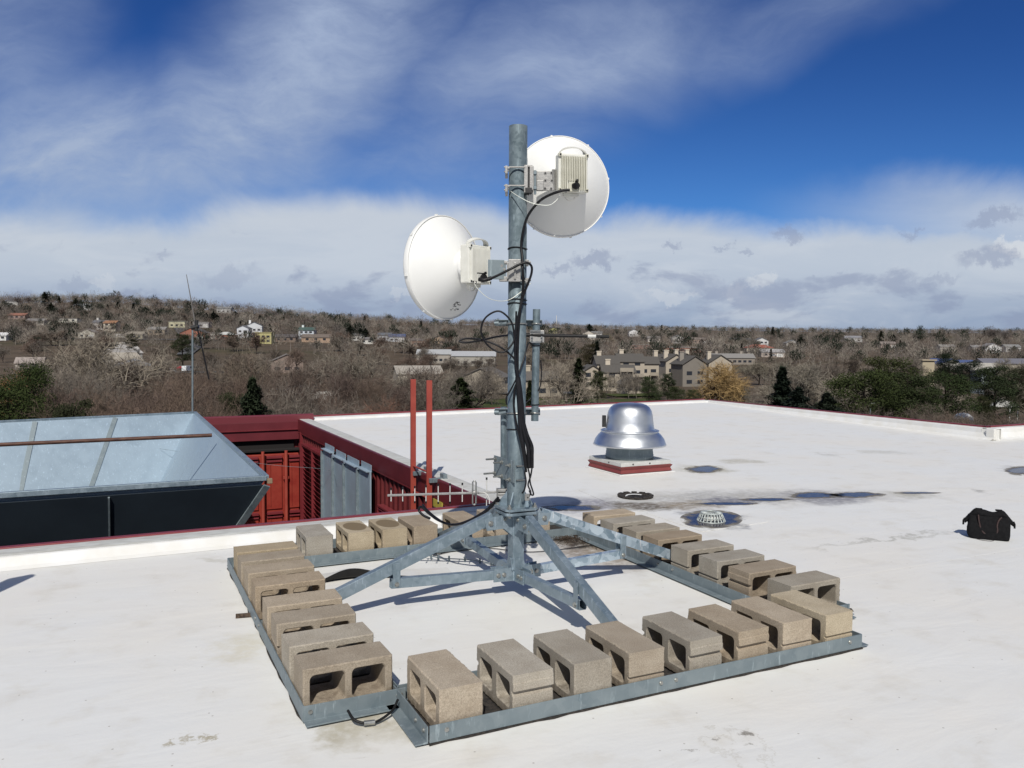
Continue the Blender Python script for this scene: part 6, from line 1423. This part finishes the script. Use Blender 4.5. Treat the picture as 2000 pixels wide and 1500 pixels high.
# near grove: bare trees with bases hidden by the roof edge
gn = 'bare brown trees just beyond the building'
cols = (BT, RT_, GB, (.15, .115, .10), (.18, .14, .11))
def scatter(n, x0, x1, v0, v1, t0, t1, ms, H0, cset, bcol, lab, grp, nm='bare_tree', sxr=(.8, 1.1), avoid=(), hr=None):
    for k in range(n):
        px = x0+(x1-x0)*(k+random.random())/n; v = random.uniform(v0, v1); h = hfor(px, v, random.uniform(t0, t1)) if hr is None else random.uniform(*hr)
        if any(a0 < px < a1 and v > va for a0, a1, va in avoid): continue
        if any(abs(px-a[0]) < 3+a[2]*.5*FPX/a[1] and a[1] > 400 and a[1]-75 < v < a[1]+6 for a in hs_): continue
        h = max(3., min(h, 19)); plant(nm, px, v, h, random.choice(ms), H0, random.choice(cset), bcol, lab, 'tree', grp, random.uniform(*sxr)*min(1.15, max(.75, 10/h)))
scatter(20, 70, 600, 62, 85, 716, 755, BSH, 11, cols, (.10, .08, .07), 'brown leafless tree in the near grove behind the metal funnel and red coping', gn)
scatter(18, 60, 850, 85, 125, 688, 722, BSH, 11, cols, (.10, .08, .07), 'brown leafless tree in the near grove behind the metal funnel and red coping', gn)
scatter(9, 600, 800, 75, 100, 735, 775, BSH, 11, (RT_, BT, (.20, .12, .09)), (.10, .08, .07), 'brown leafless tree in the near grove behind the metal funnel and red coping', gn)
scatter(22, 30, 860, 130, 200, 690, 715, MID, 10, (GB, BT, (.20, .16, .13)), (.10, .085, .07), 'grey-brown leafless tree standing behind the near grove on the left', 'bare trees behind the near grove', sxr=(.9, 1.2))
scatter(9, 830, 1010, 150, 240, 700, 735, MID, 10, (GB, GT, BT), (.13, .11, .09), 'grey-brown leafless tree between ladder rails and mast', 'bare trees between ladder and mast', avoid=((830, 900, 170),), sxr=(.7, .9))
scatter(16, 1040, 1560, 100, 135, 768, 792, BSH, 11, (RT_, BT, (.19, .16, .13)), (.10, .08, .07), 'low bare brush showing just above the far roof edge', 'bare brush beyond the far roof edge', sxr=(.9, 1.3))
scatter(20, 1640, 2040, 80, 125, 775, 812, BSH, 11, (BT, RT_, (.14, .12, .10)), (.09, .075, .065), 'dull brown leafless tree beyond the right parapet', 'bare trees beyond the right parapet', sxr=(.9, 1.2))
scatter(14, 1440, 2020, 140, 200, 715, 755, MID, 10, (GT, GB, (.24, .22, .18)), (.10, .09, .08), 'grey leafless tree among the evergreens on the right', 'bare trees among the right evergreens', sxr=(1., 1.3))
scatter(26, 1440, 2040, 215, 330, 680, 712, MID, 10, (GT, GB, (.26, .24, .19), BT), (.12, .10, .09), 'grey leafless tree in the belt behind the right evergreens', 'bare trees behind the right evergreens', avoid=((1820, 1960, 225), (1795, 1815, 215)), sxr=(1., 1.3))
scatter(16, 1030, 1400, 320, 420, 0, 0, MID, 10, (GB, BT, GT), (.12, .10, .09), 'grey leafless tree behind the townhouses', 'bare trees behind the townhouses', hr=(7, 10.5), sxr=(1., 1.2))
scatter(7, 1180, 1300, 200, 225, 0, 0, MID, 10, (GB, GT), (.20, .18, .15), 'thin bare tree in front of the townhouses', 'bare trees in front of the townhouses', hr=(5, 7.5), sxr=(.7, .9))
scatter(10, 770, 980, 290, 390, 0, 0, MID, 10, (GB, BT, RT_), (.11, .09, .08), 'brown leafless tree in front of the long pale buildings', 'bare trees before the long pale buildings', hr=(6, 9), sxr=(.9, 1.2))
scatter(26, 0, 900, 215, 420, 0, 0, MID, 10, (GB, BT, (.19, .145, .12)), (.11, .09, .08), 'brown leafless tree in the hollow before the left hillside', 'bare trees in the hollow before the left hill', hr=(8, 11.5), avoid=((215, 275, 250), (320, 400, 270)), sxr=(1., 1.3))
scatter(90, -20, 900, 430, 880, 0, 0, FAR, 9, (BT, GB, (.21, .17, .14), (.15, .11, .09)), (.10, .08, .07), 'small brown bare tree on the left hillside', 'bare trees on the left hillside', hr=(8, 13), sxr=(1.1, 1.5), avoid=((380, 640, 500),))
scatter(14, 380, 640, 600, 800, 0, 0, FAR, 9, (BT, GB), (.10, .08, .07), 'small brown bare tree on the left hillside', 'bare trees on the left hillside', hr=(8, 12), sxr=(1.1, 1.5))
fe = 'dark evergreens on the far slopes'
DE = ((.022, .032, .022), (.028, .036, .022), (.020, .028, .022))
for px, v, h in ((30, 760, 9), (90, 835, 17), (118, 820, 12), (102, 700, 15), (150, 790, 13), (182, 790, 9), (212, 770, 9), (232, 760, 12), (262, 740, 13), (285, 735, 13), (300, 700, 8), (345, 740, 9), (404, 700, 12), (418, 690, 13), (425, 700, 11), (460, 780, 11), (508, 690, 11), (520, 760, 10), (470, 620, 9), (527, 590, 10), (576, 660, 8), (655, 790, 11), (684, 565, 13), (714, 575, 12), (704, 590, 10), (712, 850, 10), (720, 840, 8), (765, 850, 8), (822, 780, 12), (880, 560, 9), (885, 430, 8), (3, 700, 10), (60, 720, 8), (140, 705, 7), (490, 700, 7), (565, 640, 7), (375, 610, 8)):
    plant('evergreen_tree', px, v, h, random.choice(FSP), 10, random.choice(DE), DK, 'small dark evergreen dotted on the left hillside', 'tree', fe, random.uniform(.8, 1.15))
for px, v, h in ((1150, 900, 16), (1162, 880, 11), (1291, 860, 14), (1563, 620, 15), (1567, 640, 12), (1719, 760, 14), (1743, 760, 13), (1757, 650, 9), (1400, 640, 8), (1415, 560, 9), (1505, 500, 8), (1448, 560, 9), (1350, 520, 9), (1215, 480, 9), (1600, 640, 8), (1508, 900, 13), (1370, 700, 8), (1640, 700, 7), (1915, 560, 8), (1980, 600, 9), (1060, 900, 9), (1090, 500, 9), (1920, 900, 10), (1850, 900, 9)):
    plant('evergreen_tree', px, v, h, random.choice(FSP), 10, random.choice(DE), DK, 'small dark evergreen dotted on the right-hand slopes', 'tree', 'dark evergreens on the right-hand slopes', random.uniform(.8, 1.15))
for px, v, h, c_ in ((1940, 800, 19, (.17, .15, .14)), (1965, 820, 14, (.17, .15, .14)), (1190, 640, 13, (.27, .24, .17)), (1205, 700, 11, (.2, .17, .14)), (1450, 620, 12, (.24, .215, .18)), (1475, 640, 12, (.22, .2, .17)), (1640, 800, 12, (.2, .18, .15)), (1430, 640, 10, (.25, .225, .18)), (1860, 760, 12, (.27, .25, .19)), (1590, 760, 12, (.2, .18, .16)), (640, 690, 13, (.2, .17, .14)), (600, 720, 13, (.15, .12, .11)), (535, 800, 12, (.16, .13, .12)), (40, 850, 11, (.2, .17, .16)), (62, 850, 11, (.16, .14, .14)), (1540, 620, 11, (.27, .24, .2))):
    plant('bare_tree', px, v, h, random.choice(FAR+MID[:2]), 9.5, c_, (.10, .09, .08), 'larger leafless tree standing up on the skyline', 'tree', 'skyline bare trees', random.uniform(1., 1.2))
# the rest of the town's trees: far beyond counting, one mass of real small trees
random.seed(7); wb = B(); nT = 0
def twigtree(p, h, rr, n):
    mi_ = random.choices((0, 1, 2, 3, 4), (4, 3, 2, 2, 1))[0]
    if mi_ == 4: rr *= .8; n = int(n*1.6)
    for k in range(n):
        o_ = rv(); u_ = random.random()**.4; c_ = p+V((o_.x*rr*u_, o_.y*rr*u_, h*.58+o_.z*h*.42*u_)); d = (V((o_.x, o_.y, abs(o_.z)+.9))+rv()*.8).normalized(); s_ = d.cross(rv()).normalized()*h*(.0085 if mi_ != 4 else .025); l_ = h*random.uniform(.12, .26)
        wb.add([c_-s_, c_+s_, c_+d*l_], [(0, 1, 2)], mi=mi_)
    s_ = R2*h*.02; wb.add([p-s_, p+s_, p+V((0, 0, h*.6))], [(0, 1, 2)], mi=0)
spots = []
for k in range(8600):
    px = random.uniform(-60, 2060); v = 440+random.random()**.75*530 if px < 900 else 480+random.random()**1.25*1500
    t_ = (px-1000)/FPX
    if any(abs(px-a[0]) < 3+a[2]*.58*FPX/a[1] and a[1]-68 < v < a[1]+6 for a in hs_): continue
    h = random.uniform(5.0, 10.5)*(1.35 if random.random() < .12 else 1); twigtree(wp(px, v), h, h*random.uniform(.38, .58), 85 if v > 900 else 120)
for a in hs_:                      # yard trees in front of and beside each far house
    if a[1] < 380: continue
    for k in range(3):
        v = a[1]-random.uniform(7, 16); px = a[0]+random.uniform(-.75, .75)*a[2]*FPX/a[1]; h = random.uniform(4, 7.5); twigtree(wp(px, v), h, h*random.uniform(.35, .5), 110)
WD = [M('far_wood_%s' % n_, tuple(k*.8 for k in c_), tuple(min(1, k*1.25) for k in c_), .08, .95, coord='P', spec=.1) for n_, c_ in (('brown', (.165, .145, .13)), ('tan', (.29, .26, .22)), ('dark', (.10, .086, .078)), ('russet', (.18, .138, .112)), ('green', (.026, .034, .024)))]  # bare-wood tones greyed to put distant haze into the colour
tag(wb.build('woodland', WD), 'mass of mostly leafless trees filling the far town between houses up to the skyline', 'trees', kind='stuff')

# a sector antenna on a ballasted pole standing left of the frame: its shadow falls into the lower left of the view
tipg = roof(44, 1127); hz = 1.45; q = tipg-V((ld.x, ld.y, 0))*(hz/-ld.z); q.z = 0
sa = empty('sector_antenna', tuple(q), 'grey panel antenna on a short ballasted pole left of the mast stand', 'antenna')
b = B(); b.tube([q+V((0, 0, .02)), q+V((0, 0, 1.30))], .03, 12); b.build('pole', G1, sa)
b = B(); b.box(q+V((0, 0, 1.18)), (.16, .07, .55), .4); b.build('panel', CREAM, sa, .02)
b = B(); b.box(q+V((0, 0, .02)), (.6, .6, .03)); b.build('base_plate', G3, sa)
